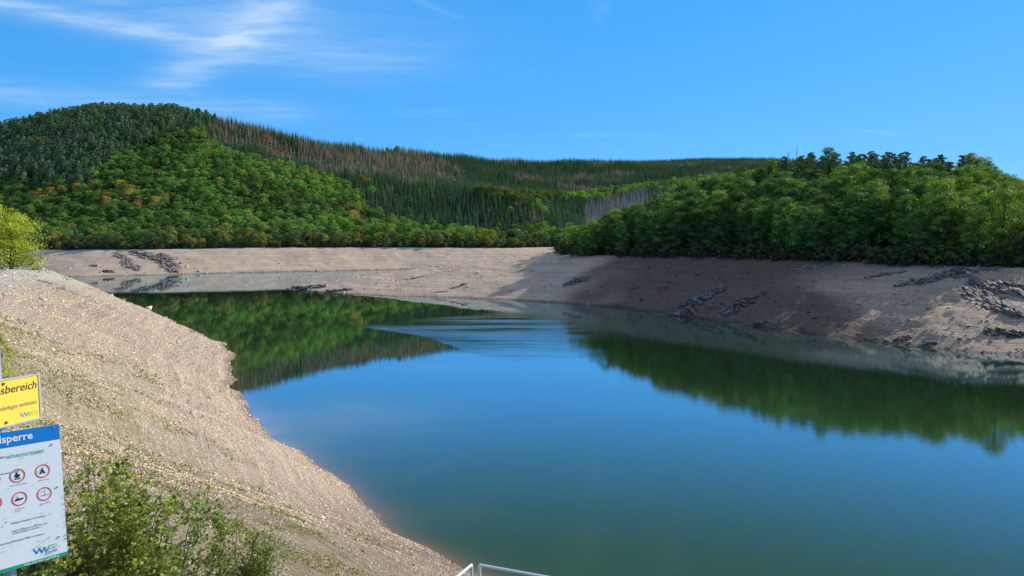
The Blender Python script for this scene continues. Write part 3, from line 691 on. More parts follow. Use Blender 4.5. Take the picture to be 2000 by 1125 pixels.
STUFF = dict(broad_hi=("broadleaf_wood", "dense inner broadleaf wood covering the right hill", "forest"), broad_mid=("broadleaf_forest", "broadleaf forest in green and autumn tints covering the left hill and ridges", "forest"),
    spruce_mid=("spruce_forest", "dark green spruce forest on the spur and farthest ridge", "forest"), dead_mid=("dead_spruce_forest", "brown dried spruce forest in strips below the skyline", "forest"),
    pine_hi=("pine_wood", "dense pine wood filling the top of the right hill", "forest"), pine_mid=("pine_forest", "bluish pine forest filling the left hilltop", "forest"), snag=("bare_trunk_stand", "grey leafless trunks massed behind the dry inlet", "forest"), shrub=("undergrowth", "low green undergrowth at the edge of the woods", "undergrowth"))
for lod, (nm, lb, ct) in STUFF.items():
    ids = [i for i in range(len(trees)) if i not in indiv and trees[i][1] == lod]
    if ids: scatter(nm, lod, ids, lb, ct)

# ------------------------------------------------------------------ the pole and its two signs
M_galv = simple("galvanised_steel", (0.52, 0.56, 0.60), 0.35, 0.7, .12, 12)
M_white = simple("white_enamel", (0.78, 0.82, 0.83), 0.35, var=.05, scale=6)
M_yellow = simple("yellow_enamel", (0.86, 0.60, 0.05), 0.35, var=.05, scale=6)
M_blue = simple("blue_print", (0.0, 0.20, 0.58), 0.4, var=.05)
M_green = simple("green_print", (0.01, 0.36, 0.19), 0.4, var=.05)
M_lgreen = simple("light_green_print", (0.30, 0.62, 0.15), 0.4, var=.05)
M_black = simple("black_print", (0.015, 0.015, 0.018), 0.5, var=.1)
M_grey2 = simple("grey_print", (0.10, 0.11, 0.13), 0.5, var=.1)
M_red = simple("red_print", (0.72, 0.07, 0.05), 0.45, var=.05)
M_wp = simple("white_print", (0.85, 0.86, 0.86), 0.5, var=.02)
M_alu = simple("aluminium_edge", (0.62, 0.62, 0.58), 0.35, 0.5, .1, 20)
M_rust = simple("rusty_bolt", (0.20, 0.12, 0.08), 0.6, 0.4, .3, 60)
RV = lambda px, py: Vector(ray(px, py))
CAM = Vector((0, 0, H))
PD = 3.5
def ptv(px, py, D): return Vector(P(px, py, D))
class Plate:
    def __init__(s, vp, tr, br, ref, dref):
        s.u = RV(*vp).normalized(); A = RV(*tr); B = RV(*br); B = B*(A.dot(s.u)/B.dot(s.u)); s.v = (A-B).normalized(); s.n = s.u.cross(s.v).normalized()
        r = RV(*ref); k = A.dot(s.n)/r.dot(s.n); sc = dref/(r*k).y; s.A = A*sc; s.B = B*sc; s.h = (s.A-s.B).length
    def pc(s, px, py):
        r = RV(px, py); q = r*(s.A.dot(s.n)/r.dot(s.n)) - s.A; return q.dot(s.u), q.dot(s.v)
    def w(s, a, b, o=0.0): return CAM + s.A + s.u*a + s.v*b + s.n*o
    def quad(s, mb, a0, b0, a1, b1, o0, o1, m=0):
        V = [s.w(a, b, o) for o in (o0, o1) for a, b in ((a0, b0), (a1, b0), (a1, b1), (a0, b1))]
        mb.add(V, [(3,2,1,0),(4,5,6,7),(0,1,5,4),(1,2,6,5),(2,3,7,6),(3,0,4,7)], m)
    def poly(s, mb, pts, o, m=0): mb.add([s.w(a, b, o) for a, b in pts], [tuple(range(len(pts)))], m)
    def ring(s, mb, c, r0, r1, o, m=0, n=40):
        V = [s.w(c[0]+r*math.cos(2*math.pi*k/n), c[1]+r*math.sin(2*math.pi*k/n), o) for r in (r0, r1) for k in range(n)]
        mb.add(V, [(k, (k+1) % n, n+(k+1) % n, n+k) for k in range(n)] if r0 > r1 else [(k, n+k, n+(k+1) % n, (k+1) % n) for k in range(n)], m)
    def line(s, mb, p, q, w, o, m=0):
        d = Vector((q[0]-p[0], q[1]-p[1])); L = d.length+1e-9; nx, ny = -d.y/L*w/2, d.x/L*w/2
        s.poly(mb, [(p[0]-nx, p[1]-ny), (q[0]-nx, q[1]-ny), (q[0]+nx, q[1]+ny), (p[0]+nx, p[1]+ny)], o, m)
def glyphs(body, bold=0.0, shear=0.0):
    cu = bpy.data.curves.new("t", 'FONT'); cu.body = body; cu.offset = bold; cu.shear = shear; cu.resolution_u = 3; cu.fill_mode = 'FRONT' if False else 'BOTH'
    ob = bpy.data.objects.new("t", cu); COL.objects.link(ob); dg = bpy.context.evaluated_depsgraph_get(); me = bpy.data.meshes.new_from_object(ob.evaluated_get(dg))
    V = [tuple(v.co) for v in me.vertices]; Fs = [tuple(p.vertices) for p in me.polygons]; bpy.data.objects.remove(ob); bpy.data.meshes.remove(me); return V, Fs
def text(pl, mb, body, x0, x1, y1, cap, vis=None, bold=0.0, shear=0.0, o=.0012, m=0, x0y=None):
    """body right-aligned at pixel (x1, y1 baseline); its tail `vis` starts at pixel column x0; cap = letter height in pixels"""
    V, Fs = glyphs(body, bold, shear); Vv, _ = glyphs(vis, bold, shear) if vis else (V, 0)
    a1, b1 = pl.pc(x1, y1); a0 = pl.pc(x0, x0y if x0y else y1+(x1-x0)*.2)[0]; wv = max(v[0] for v in Vv)-min(v[0] for v in Vv); sx = (a1-a0)/wv
    sy = (pl.pc(x1, y1-cap)[1]-b1)/0.72; xm = max(v[0] for v in V)
    mb.add([pl.w(a1+(v[0]-xm)*sx, b1+v[1]*sy, o) for v in V], Fs, m)
def part(mb, name, mats, parent, label=None):
    o = mb.build(name, mats, parent)
    if label: o["label"] = label
    return o
# white board
B = Plate((2092, 531), (115.5, 828), (132.5, 1083), (18, 950), PD-.04)
def pdep(px, py): a, b = B.pc(px, py); return B.w(a, b, -.048)
p_top = pdep(-4, 705); p_bot = pdep(25.5, 1118); ax = (p_top-p_bot).normalized()
mb = MB(); mb.tube([p_bot-ax*2.2, p_bot, p_top, p_top+ax*.42], .0275, 20)
post = mb.build("sign_post", M_galv, smooth=False); tag(post, "grey galvanised round steel pole carrying the yellow and the white sign at the left edge", "post")
cap = MB(); cap.tube([p_top+ax*.42, p_top+ax*.435], .031, 20); cap.build("post_cap", M_black, post)
polea = B.pc(16, 950)[0]; LW = polea*2 - 0.02
mb = MB(); B.quad(mb, LW, -B.h, 0, 0, -.003, 0); board = mb.build("information_board", M_white)
tag(board, "tilted white board with blue header, round red prohibition pictograms and scratched lower half", "sign")
hb = B.pc(116.6, 857.5)[1]; gb = B.pc(131.5, 1076.5)[1]
mb = MB(); B.quad(mb, LW, hb, -.0005, -.0005, 0, .0006); part(mb, "header_band", M_blue, board)
mb = MB(); B.quad(mb, LW, -B.h+.0005, -.0005, gb, 0, .0006); part(mb, "footer_band", M_green, board)
mb = MB(); text(B, mb, "Urfttalsperre", -1, 64, 856, 14.5, vis="lsperre", bold=.018); part(mb, "title_lettering", M_wp, board)
mb = MB(); text(B, mb, "NATURSCHUTZGEBIET.", 12, 88, 883, 5.8, bold=.012); part(mb, "heading_lettering", M_green, board)
mb = MB(); text(B, mb, "Willkommen am", -1, 8.5, 894.5, 5.5, vis="am", bold=.005); part(mb, "subheading_lettering", M_black, board)
rr = abs(B.pc(34, 915.5)[1]-B.pc(34, 942.5)[1])/2
def pict(cx_, cy_, kind):
    c = B.pc(cx_, cy_); r = rr; mb = MB(); B.ring(mb, c, r, r*.84, .0012); root = part(mb, "prohibition_ring", M_red, board); mb = MB(); o = .0014
    L = lambda pts: [(c[0]+a*r, c[1]+b*r) for a, b in pts]
    if kind == 'fire':
        B.poly(mb, L([(-.32,-.1),(-.36,.1),(-.22,.3),(-.05,.62),(.02,.3),(.12,.12),(.2,.3),(.3,.1),(.3,-.12),(.12,-.3),(-.15,-.3)]), o)
        B.line(mb, *L([(-.4,-.52),(.35,-.36)]), r*.08, o); B.line(mb, *L([(-.35,-.36),(.4,-.52)]), r*.08, o+.0002)
    if kind == 'tent':
        B.poly(mb, L([(-.45,-.38),(-.02,.42),(.4,-.38),(.16,-.38),(0,-.05),(-.18,-.38)]), o); B.line(mb, *L([(-.1,.55),(.06,.3)]), r*.06, o+.0002); B.line(mb, *L([(.06,.55),(-.1,.3)]), r*.06, o+.0003)
    if kind == 'boat':
        B.poly(mb, L([(-.62,-.14),(-.5,.02),(.55,.08),(.52,-.08),(.3,-.2),(-.5,-.24)]), o); B.poly(mb, L([(-.3,.0),(-.3,.2),(-.18,.22),(-.12,.0)]), o+.0002); B.poly(mb, L([(-.3,.24),(-.24,.34),(-.16,.24)]), o+.0003)
    if kind == 'fish':
        B.line(mb, *L([(-.7,.15),(.1,.55)]), r*.05, o); B.line(mb, *L([(.1,.55),(.1,-.05)]), r*.05, o+.0002); B.line(mb, *L([(.1,-.05),(.02,.02)]), r*.06, o+.0003)
        for i in range(6): B.line(mb, *L([(-.5+i*.19, -.22+.05*(i % 2)), (-.31+i*.19, -.22+.05*((i+1) % 2))]), r*.06, o+.0001*(i % 2))
    if kind == 'swim': B.poly(mb, L([(-.5,-.1),(0,.2),(.5,-.1),(.2,-.2),(-.2,-.2)]), o)
    part(mb, "pictogram", M_black, root)
for a in ((34,929,'fire'),(83,920,'tent'),(38,974,'boat'),(86.5,964.5,'fish'),(-15,938,'swim'),(-12,983,'swim')): pict(*a)
mb = MB(); text(B, mb, "Feuer machen verboten", 20, 53, 944, 2.6); text(B, mb, "Zelten verboten", 75, 96, 936, 2.6)
text(B, mb, "Schwimmkörper", 29, 49.5, 991.5, 2.6); text(B, mb, "verboten", 30, 41.5, 998, 2.6); text(B, mb, "Angeln verboten", 78, 100, 981, 2.6)
text(B, mb, "Baden und Angelsport sind verboten.", 22, 91, 1007.5, 3.4, bold=.008); text(B, mb, "Lagern, Picknicken und Parken sind", 23.5, 92, 1022.5, 3.4, bold=.008)
text(B, mb, "an den Uferflächen verboten.", 24, 78, 1030.5, 3.4, bold=.008); text(B, mb, "Bitte keine Abfälle zurücklassen.", 25, 87, 1043, 3.4, bold=.008)
part(mb, "small_lettering", M_grey2, board)
def logo(pl, parent, pts, gr, sub):
    """pts: pixel rect (x0,y0 left top)-(x1,y1 right bottom)"""
    (x0, yt0, yb0), (x1, yt1, yb1) = pts
    def q(f, g):
        x = x0+(x1-x0)*f; yt = yt0+(yt1-yt0)*f; yb = yb0+(yb1-yb0)*f; return pl.pc(x, yb+(yt-yb)*g)
    hw = (q(0, 1)[1]-q(0, 0)[1])
    mb = MB()
    for i, (a, b) in enumerate((((0, 1), (.16, 0)), ((.16, 0), (.24, 1)), ((.24, 1), (.38, 0)), ((.38, 0), (.47, 1)))): pl.line(mb, q(*a), q(*b), hw*(.26 if i in (0, 2) else .16), .0012+.0001*i)
    part(mb, "logo_initial", M_blue, parent)
    mb = MB(); pl.line(mb, q(.47, 1), q(.57, 0), hw*.22, .0018); pl.line(mb, q(.57, 0), q(.68, 1), hw*.14, .0019); part(mb, "logo_letter", gr, parent)
    mb = MB(); w = hw*.07
    for i, (a, b) in enumerate((((.69, 0), (.69, 1)), ((.69, 1), (.85, 1)), ((.69, .5), (.85, .5)), ((.69, 0), (.85, 0)), ((.85, 0), (.85, 1)), ((.85, 1), (.97, .97)), ((.97, .97), (.98, .55)), ((.98, .55), (.85, .5)), ((.9, .5), (1, 0)))): pl.line(mb, q(*a), q(*b), w, .002+.00005*i)
    part(mb, "logo_outline_letters", gr, parent)
logo(B, board, ((65.5, 1073, 1083), (111, 1061, 1074)), M_green, True)
mb = MB(); text(B, mb, "WASSERVERBAND", 87, 113, 1074.5, 2.4, bold=.01); text(B, mb, "EIFEL-RUR", 87, 103, 1080.5, 2.4, bold=.01); part(mb, "logo_subtitle", M_blue, board)
mb = MB(); text(B, mb, "Telefon: 02421 494-0  www.WVER.de", 46, 115, 1086.5, 4.0, bold=.012, o=.0016); part(mb, "footer_lettering", M_wp, board)
mb = MB(); r_ = random.Random(4)
for i in range(90):
    px = r_.uniform(0, 124)**1.0; py = 1000+r_.uniform(0, 85) if i < 62 else r_.uniform(885, 1000); c = B.pc(px, py); a = r_.choice([.6, .7, .5, .2, 2.4])+r_.uniform(-.3, .3); L = r_.uniform(.002, .012)
    if c[1] < -B.h+.03 or c[0] > -.004: continue
    B.line(mb, c, (c[0]+math.cos(a)*L, c[1]+math.sin(a)*L), r_.uniform(.0008, .0022), .0022+i*.00001)
for i in range(9):
    c = B.pc(60+i*3.2+r_.uniform(-1, 1), 1075-i*2.3); B.line(mb, c, (c[0]+.008, c[1]+.004), .0012, .0032+i*.00002)
for i in range(16):                                   # chipped right edge
    t = -B.h*r_.uniform(.55, .9); B.line(mb, (-.0003, t), (-r_.uniform(.003, .014), t+r_.uniform(-.006, .006)), r_.uniform(.001, .003), .0035+i*.00002)
part(mb, "scratches", M_grey2, board)
for px, py in ((104.5, 834.5), (101.5, 867.5), (112, 951), (115, 1048)):
    c = B.pc(px, py); mb = MB(); q = B.w(*c); mb.tube([q, q+B.n*.006], [.0045, .0035], 10); part(mb, "bolt", M_galv, board)
mb = MB(); q = B.w(polea, -B.h*.3, -.004); mb.tube([q-B.u*.05, q+B.u*.05], .006, 8); q = B.w(polea, -B.h*.8, -.004); mb.tube([q-B.u*.05, q+B.u*.05], .006, 8); part(mb, "clamp", M_galv, board)
# yellow sign
Y = Plate((1137, 557), (76.4, 729), (81.4, 817), (3, 785), pdep(3, 785).y-.04)
ya = Y.pc(9, 785)[0]; YW = ya*2
mb = MB(); Y.quad(mb, YW, -Y.h, 0, 0, -.003, 0); ys = mb.build("yellow_sign", M_yellow)
tag(ys, "small yellow rectangular warning sign with silver rim and black slanted lettering above the board", "sign")
fw = abs(Y.pc(76.4, 732)[1]-Y.pc(73.2, 732)[1])*0+.0085
for a0, b0, a1, b1 in ((YW, -fw, 0, 0), (YW, -Y.h, 0, -Y.h+fw), (-fw*1.3, -Y.h+fw, 0, -fw), (YW, -Y.h+fw, YW+fw, -fw)):
    mb = MB(); Y.quad(mb, a0, b0, a1, b1, .0003, .004); part(mb, "rim", M_alu, ys)
mb = MB(); text(Y, mb, "Betriebsbereich", 1.0, 71.5, 757.5, 15.5, vis="sbereich", shear=.18, bold=.006); part(mb, "title_lettering", M_black, ys)
mb = MB(); text(Y, mb, "Zutritt für Unbefugte verboten", .5, 71, 788, 8.5, vis="nbefugte verboten", shear=.12, bold=-.004); part(mb, "small_lettering", M_grey2, ys)
logo(Y, ys, ((39.5, 807, 815.5), (74, 800, 808.5)), M_lgreen, False)
for px, py in ((5.8, 750), (11.5, 825.5)):
    c = Y.pc(px, py); mb = MB(); q = Y.w(*c); mb.tube([q, q+Y.n*.008], [.0075, .0055], 12); part(mb, "bolt", M_rust, ys)

# ------------------------------------------------------------------ white railings at the foot of the frame
M_rail = simple("white_railing_paint", (0.72, 0.74, 0.74), 0.4, var=.08)
def railing(p, q, r, lab):
    p, q = Vector(p), Vector(q); b = MB(); d = (q-p)
    b.tube([p, q], .017, 8); root = b.build("railing", M_rail); tag(root, lab, "railing", None)
    n = max(2, int(d.length/1.2)+1)
    for k in range(n):
        t = p+d*k/(n-1); m = MB(); m.tube([t-Vector((0, 0, .012)), (t.x, t.y, gz(t.x, t.y)-.2)], .017, 8); m.build("post", M_rail, root)
    for k in (.35, .7):
        m = MB(); m.tube([p-Vector((0, 0, k)), q-Vector((0, 0, k))], .009, 6); m.build("bar", M_rail, root)
railing(ptv(921, 1103.5, 8), ptv(880, 1137, 7.3), 0, "short white metal handrail, left one of the pair at the bottom edge")
railing(ptv(936.5, 1103.5, 8), ptv(1150, 1142, 7.6), 0, "long white metal handrail running right along the bottom edge")

# ------------------------------------------------------------------ finding the ground along a line of sight
DD = np.concatenate([np.geomspace(8, 120, 700), np.geomspace(121, 900, 900)])
def gp(px, py):
    r = ray(px, py); X = r[0]/r[1]*DD; Zr = H+r[2]/r[1]*DD; z = gsurf(X, DD)[0]; z = np.maximum(z, 0)
    i = int(np.argmax(z >= Zr)); return X[i], DD[i], z[i]

# ------------------------------------------------------------------ rock
m_r, nt, out = mat("slate_rock"); geo = nt.nodes.new("ShaderNodeNewGeometry"); pos = geo.outputs['Position']
nn = noise(nt, scaled(nt, pos, (.5, .5, 3)), 1.2, 6, .7); c = mixc(nt, nn, (.10, .085, .075), (.42, .35, .29)); c = mixc(nt, 1.0, c, attr(nt, "shade"), 'MULTIPLY')
b = N(nt, "ShaderNodeBsdfPrincipled", i_Roughness=.85); nt.links.new(c, b.inputs['Base Color']); bp = N(nt, "ShaderNodeBump", i_Strength=.6, i_Distance=.2); nt.links.new(nn, bp.inputs['Height']); nt.links.new(bp.outputs[0], b.inputs['Normal']); nt.links.new(b.outputs[0], out.inputs[0])
def outcrop(px, py, L, W_, hgt, n, lab, ang=.5, dip=.45, shade=1.0, name="rock_outcrop", group=None):
    x, y, z = gp(px, py); r = random.Random(int(px*7+py)); mb = MB()
    for i in range(int(n*1.8)):
        a = r.uniform(-1, 1); b_ = r.uniform(-1, 1)
        if a*a+b_*b_ > 1.1: continue
        gx, gy = x+math.cos(ang)*a*L/2-math.sin(ang)*b_*W_/2, y+math.sin(ang)*a*L/2+math.cos(ang)*b_*W_/2
        s = (L*W_)**.5*r.uniform(.04, .14); h = s*r.uniform(.12, .35); zz = max(gz(gx, gy), -.2) + hgt*r.uniform(-.2, .42)*(1-(a*a+b_*b_)*.8)
        Mx = Matrix.Translation((gx, gy, zz)) @ Matrix.Rotation(ang+r.uniform(-.3, .3), 4, 'Z') @ Matrix.Rotation(dip+r.uniform(-.18, .18), 4, 'Y') @ Matrix.Rotation(r.uniform(-.2, .2), 4, 'X')
        V = []
        for sx in (-1, 1):
            for sy in (-1, 1):
                for sz in (-1, 1): V.append(Mx @ Vector((sx*s*r.uniform(.55, 1.1), sy*s*r.uniform(.3, .8), sz*h*r.uniform(.5, 1.2)-h)))
        mb.add(V, [(0,1,3,2),(4,6,7,5),(0,4,5,1),(2,3,7,6),(0,2,6,4),(1,5,7,3)], 0, shade*r.uniform(.5, 1.2))
    o = mb.build(name, m_r); tag(o, lab, "rock", group); return o
for a in [
    (212,531,9,6,4.5,60,"dark knob of slate at the waterline of the far left bank",.3,.7,.6),
    (183,520,10,3,2.5,45,"small dark slate rib nearest the left bush on the far bank",-.7,.6,.55),
    (583,563,11,6,3.6,80,"jumble of dark rocks forming the very tip of the mud spit",.1,.3,.6),
    (612,563,14,6,4.4,100,"taller rock pile just behind the tip of the mud spit",.1,.35,.75),
    (655,569,18,5,3.2,110,"low rocks along the waterline of the mud spit",.05,.3,.8),
    (812,543.5,12,2,1.0,36,"flat dark rocks lying on the upper side of the mud spit",0,.2,.45),
    (785,546,7,1.2,.6,20,"thin dark rock streak on top of the mud spit",0,.2,.5),
    (758,560,3,1.5,1.2,16,"single small dark boulder on the mud spit near the water",.2,.3,.35),
    (897,559,8,3,2,40,"dark pointed rock on the bright mud slope above the water",.5,.5,.55),
    (862,571,8,2,.8,36,"scattered pale stones at the water below the pointed rock",.1,.2,1.0),
    (1128,551,13,6,3.2,90,"layered slate outcrop at the edge of the tree shadows",.45,.5,1.0),
    (1235,565,4,2,1.2,20,"small isolated rock in the middle of the shaded bank",.3,.4,.7),
    (1370,585,26,7,2.2,110,"rugged slate patch low in the shaded right bank",.6,.5,.75),
    (1345,612,26,3,1.6,90,"dark broken rocks at the waterline below the shaded bank",-.6,.3,.6),
    (1440,600,16,6,2,70,"rubbly ledge in the shaded bank right of the slate patch",.5,.4,.7),
    (1470,636,18,3,1.2,70,"dark shoreline rocks before the sunlit corner",-.6,.3,.6),
    (1762,662,5,2.2,1.3,36,"small black rock at the waterline of the sunlit right corner",.1,.3,.35),
    (1815,675,4,2,1.1,30,"second black rock at the waterline, right of the first",.1,.3,.35),
    (1965,652,9,4,2.2,60,"black slate block low on the sunlit right bank",-.3,.4,.4),
    (1955,560,16,5,2.6,90,"grey slate steps above the sunlit ledge",-.3,.4,1.0),
    (1830,545,22,4,2.2,90,"shaded slate shelf under the trees of the right bank",-.2,.3,.9),
    (1895,530,18,4,2.5,70,"grey rocks at the clearing on the right bank",-.2,.4,1.0),
    (1730,535,14,3,1.4,50,"low dark ledge high on the shaded right bank",-.2,.3,.7),
    (1590,520,16,3,1.2,50,"pale loose slabs just below the shaded treeline",-.1,.3,1.1),
    (120,565,14,6,1.6,90,"grey loose slabs below the lime trees on the left bank",-.4,.3,1.5)]: outcrop(*a)
def streak_rock(p0, p1, wd, n, lab, hgt, shade=.7, dip=.6, tw=.6):
    a = np.array(gp(*p0)); b_ = np.array(gp(*p1)); r = random.Random(int(p0[0])); mb = MB(); L = math.hypot(*(b_-a)[:2]); ang = math.atan2(b_[1]-a[1], b_[0]-a[0])
    for i in range(n):
        t = r.random(); o = r.gauss(0, .5)*wd*(.4+.6*math.sin(math.pi*t)); gx = a[0]+(b_[0]-a[0])*t-math.sin(ang)*o; gy = a[1]+(b_[1]-a[1])*t+math.cos(ang)*o
        s_ = wd*r.uniform(.12, .42); h = s_*r.uniform(.12, .3); zz = max(gz(gx, gy), -.1)+hgt*max(0, 1-abs(o)/wd)*r.uniform(-.15, .4)
        Mx = Matrix.Translation((gx, gy, zz)) @ Matrix.Rotation(ang+tw+r.uniform(-.3, .3), 4, 'Z') @ Matrix.Rotation(dip+r.uniform(-.2, .2), 4, 'Y')
        V = [Mx @ Vector((sx*s_*r.uniform(.5, 1.1), sy*s_*r.uniform(.3, .8), sz*h*r.uniform(.5, 1.2)-h)) for sx in (-1, 1) for sy in (-1, 1) for sz in (-1, 1)]
        mb.add(V, [(0,1,3,2),(4,6,7,5),(0,4,5,1),(2,3,7,6),(0,2,6,4),(1,5,7,3)], 0, shade*r.uniform(.5, 1.25))
    tag(mb.build("rock_outcrop", m_r), lab, "rock")
streak_rock((228, 495), (272, 531), 6, 150, "long slanting slate rib running down from the far left treeline", 2.5)
streak_rock((262, 491), (318, 512), 6, 150, "broken slate ledge high on the far bank just below the trees", 2.2, .85)
streak_rock((318, 497), (347, 533), 8, 170, "dark cleft slate outcrop reaching the water right of the knob", 3, .6)
streak_rock((1885, 566), (1998, 622), 4.5, 190, "slate ridge crossing the sunlit right bank", 2.4, .7)
streak_rock((1900, 545), (1999, 580), 4.5, 170, "broad sunlit slate ledge at the right edge of the picture", 2.2, .85)
for px, py, s, lab in [(503,948,.5,"dark rotten lump on the near gravel right of the rose bush"),(325,765,.45,"small dark stone on the gravel beyond the signs"),(158,767,.5,"dark flat stone on the mossy gravel beside the yellow sign"),
        (776,1045,.75,"brown boulder at the near waterline"),(685,1082,.3,"small dark square stone on the gravel near the railing"),(186,841,.16,"black pebble on the mossy gravel above the rose bush"),(352,686,.6,"dark stone near the nose of the left bank")]:
    outcrop(px, py, s*1.6, s, s*.35, 10, lab, .2, .15, .42, "stone")
# ------------------------------------------------------------------ gravel and stones
BOXF = np.array([(0,1,3,2),(4,6,7,5),(0,4,5,1),(2,3,7,6),(0,2,6,4),(1,5,7,3)])
m_s, nt, out = mat("shale_chips"); c = mixc(nt, attr(nt, "warm"), (.58, .49, .38), (.84, .63, .42)); c = mixc(nt, 1.0, c, attr(nt, "shade"), 'MULTIPLY')
b = N(nt, "ShaderNodeBsdfPrincipled", i_Roughness=.85); nt.links.new(c, b.inputs['Base Color']); nt.links.new(b.outputs[0], out.inputs[0])
def stones(name, x, y, size, lab, flat=.35, shade=(.5, 1.2), warmb=0.0, sink=.3):
    z, sw, st = gsurf(x, y); n_ = len(x); r = RNG
    s = size; a = r.uniform(0, 6.28, n_); base = np.array([(sx, sy, sz) for sx in (-1, 1) for sy in (-1, 1) for sz in (-1, 1)], float)[None]*np.stack([s, s*r.uniform(.4, .9, n_), s*r.uniform(.5, 1.2, n_)*flat], -1)[:, None]*.5
    base = base*r.uniform(.55, 1.2, (n_, 8, 3)); t1 = r.normal(0, .28, n_); t2 = r.normal(0, .28, n_)
    X_ = base[..., 0]*np.cos(a)[:, None]-base[..., 1]*np.sin(a)[:, None]; Y_ = base[..., 0]*np.sin(a)[:, None]+base[..., 1]*np.cos(a)[:, None]; Z_ = base[..., 2]+X_*t1[:, None]+Y_*t2[:, None]
    V = np.stack([X_+x[:, None], Y_+y[:, None], Z_+(z+s*flat*sink)[:, None]], -1).reshape(-1, 3)
    Fq = (np.arange(n_)[:, None, None]*8+BOXF[None]).reshape(-1, 4)
    dk = sstep(15, 50, x-(y-290)*.15)*np.where(y < 430, 1, 0)*(1-.75*sstep(86, 104, x)*sstep(255, 215, y)); sh_ = np.repeat(r.uniform(*shade, n_)*(1-.68*dk), 8); wm = np.repeat(np.clip(.85-sstep(-7, -1, st)*.45+fbm(x/8, y/8, 2, 40)*.8+r.normal(0, .22, n_)+warmb, 0, 1), 8)  # stones on the right bank take the same painted shade as the ground
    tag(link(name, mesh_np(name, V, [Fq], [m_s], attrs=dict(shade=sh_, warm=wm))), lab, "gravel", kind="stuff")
def pick(n_, r0, r1, a0, a1, cond, pw=1.0):
    r = np.exp(RNG.uniform(math.log(r0), math.log(r1), n_)); a = np.radians(RNG.uniform(a0, a1, n_)); x = r*np.sin(a); y = r*np.cos(a); z, sw, st = gsurf(x, y); k = cond(x, y, z, sw, st, r); return x[k], y[k], r[k]
x, y, r = pick(380000, 9, 210, -37, 6, lambda x, y, z, sw, st, r: (sw > .05) & (st < 3) & (RNG.random(len(x)) < .5+.8*fbm(x/(4+r*.03), y/(4+r*.03), 3, 50)+.35*fbm(sw/1.6, x*0+y/60, 2, 55)+.15))
stones("bank_gravel", x, y, np.exp(RNG.normal(0, .45, len(x)))*(.014+.0010*r), "loose flat shale chips covering the near left bank")
x, y, r = pick(60000, 150, 640, -37, 38, lambda x, y, z, sw, st, r: (sw > .05) & (st < 1) & (~((x < 0) & (r < 230))) & (RNG.random(len(x)) < np.where(sw < 2.0, 1, np.where(st > -6, .6, np.where((x > 35) & (r < 420), .42, .12)))))
stones("shore_stones", x, y, np.exp(RNG.normal(0, .5, len(x)))*(.12+.0011*r), "scattered stones along the far and right banks", .5, (.35, 1.05))
# weeds on the mossy gravel
x, y, r = pick(60000, 10, 120, -37, -8, lambda x, y, z, sw, st, r: (st > -30) & (st < 4) & (fbm(x/7, y/7, 3, 60)+fbm(x/1.7, y/1.7, 2, 61)*.6 > .12+.02*np.clip(-st-8, 0, 40)))
z = gsurf(x, y)[0]; C = np.stack([x, y, z+.02+.0006*r], -1); Nn = nrm(RNG.normal(size=C.shape)+[0, 0, .8]); vv, ff = quads(C, Nn, 1.0, np.random.default_rng(3))
ctr = np.repeat(C, 4, 0); vv = ctr+(vv-ctr)*np.repeat(.018+.0010*r, 4)[:, None]
M_weed = leaf_mat("weed_leaves", (1, 1, 1), .3)
wd = link("weeds", mesh_np("weeds", vv, [ff], [M_weed], attrs=dict(shade=np.repeat(RNG.uniform(.6, 1.3, len(x)), 4)))); wd["tint"] = [.24, .26, .05]; tag(wd, "sparse moss and low weeds greening the upper gravel", "weeds", kind="stuff")

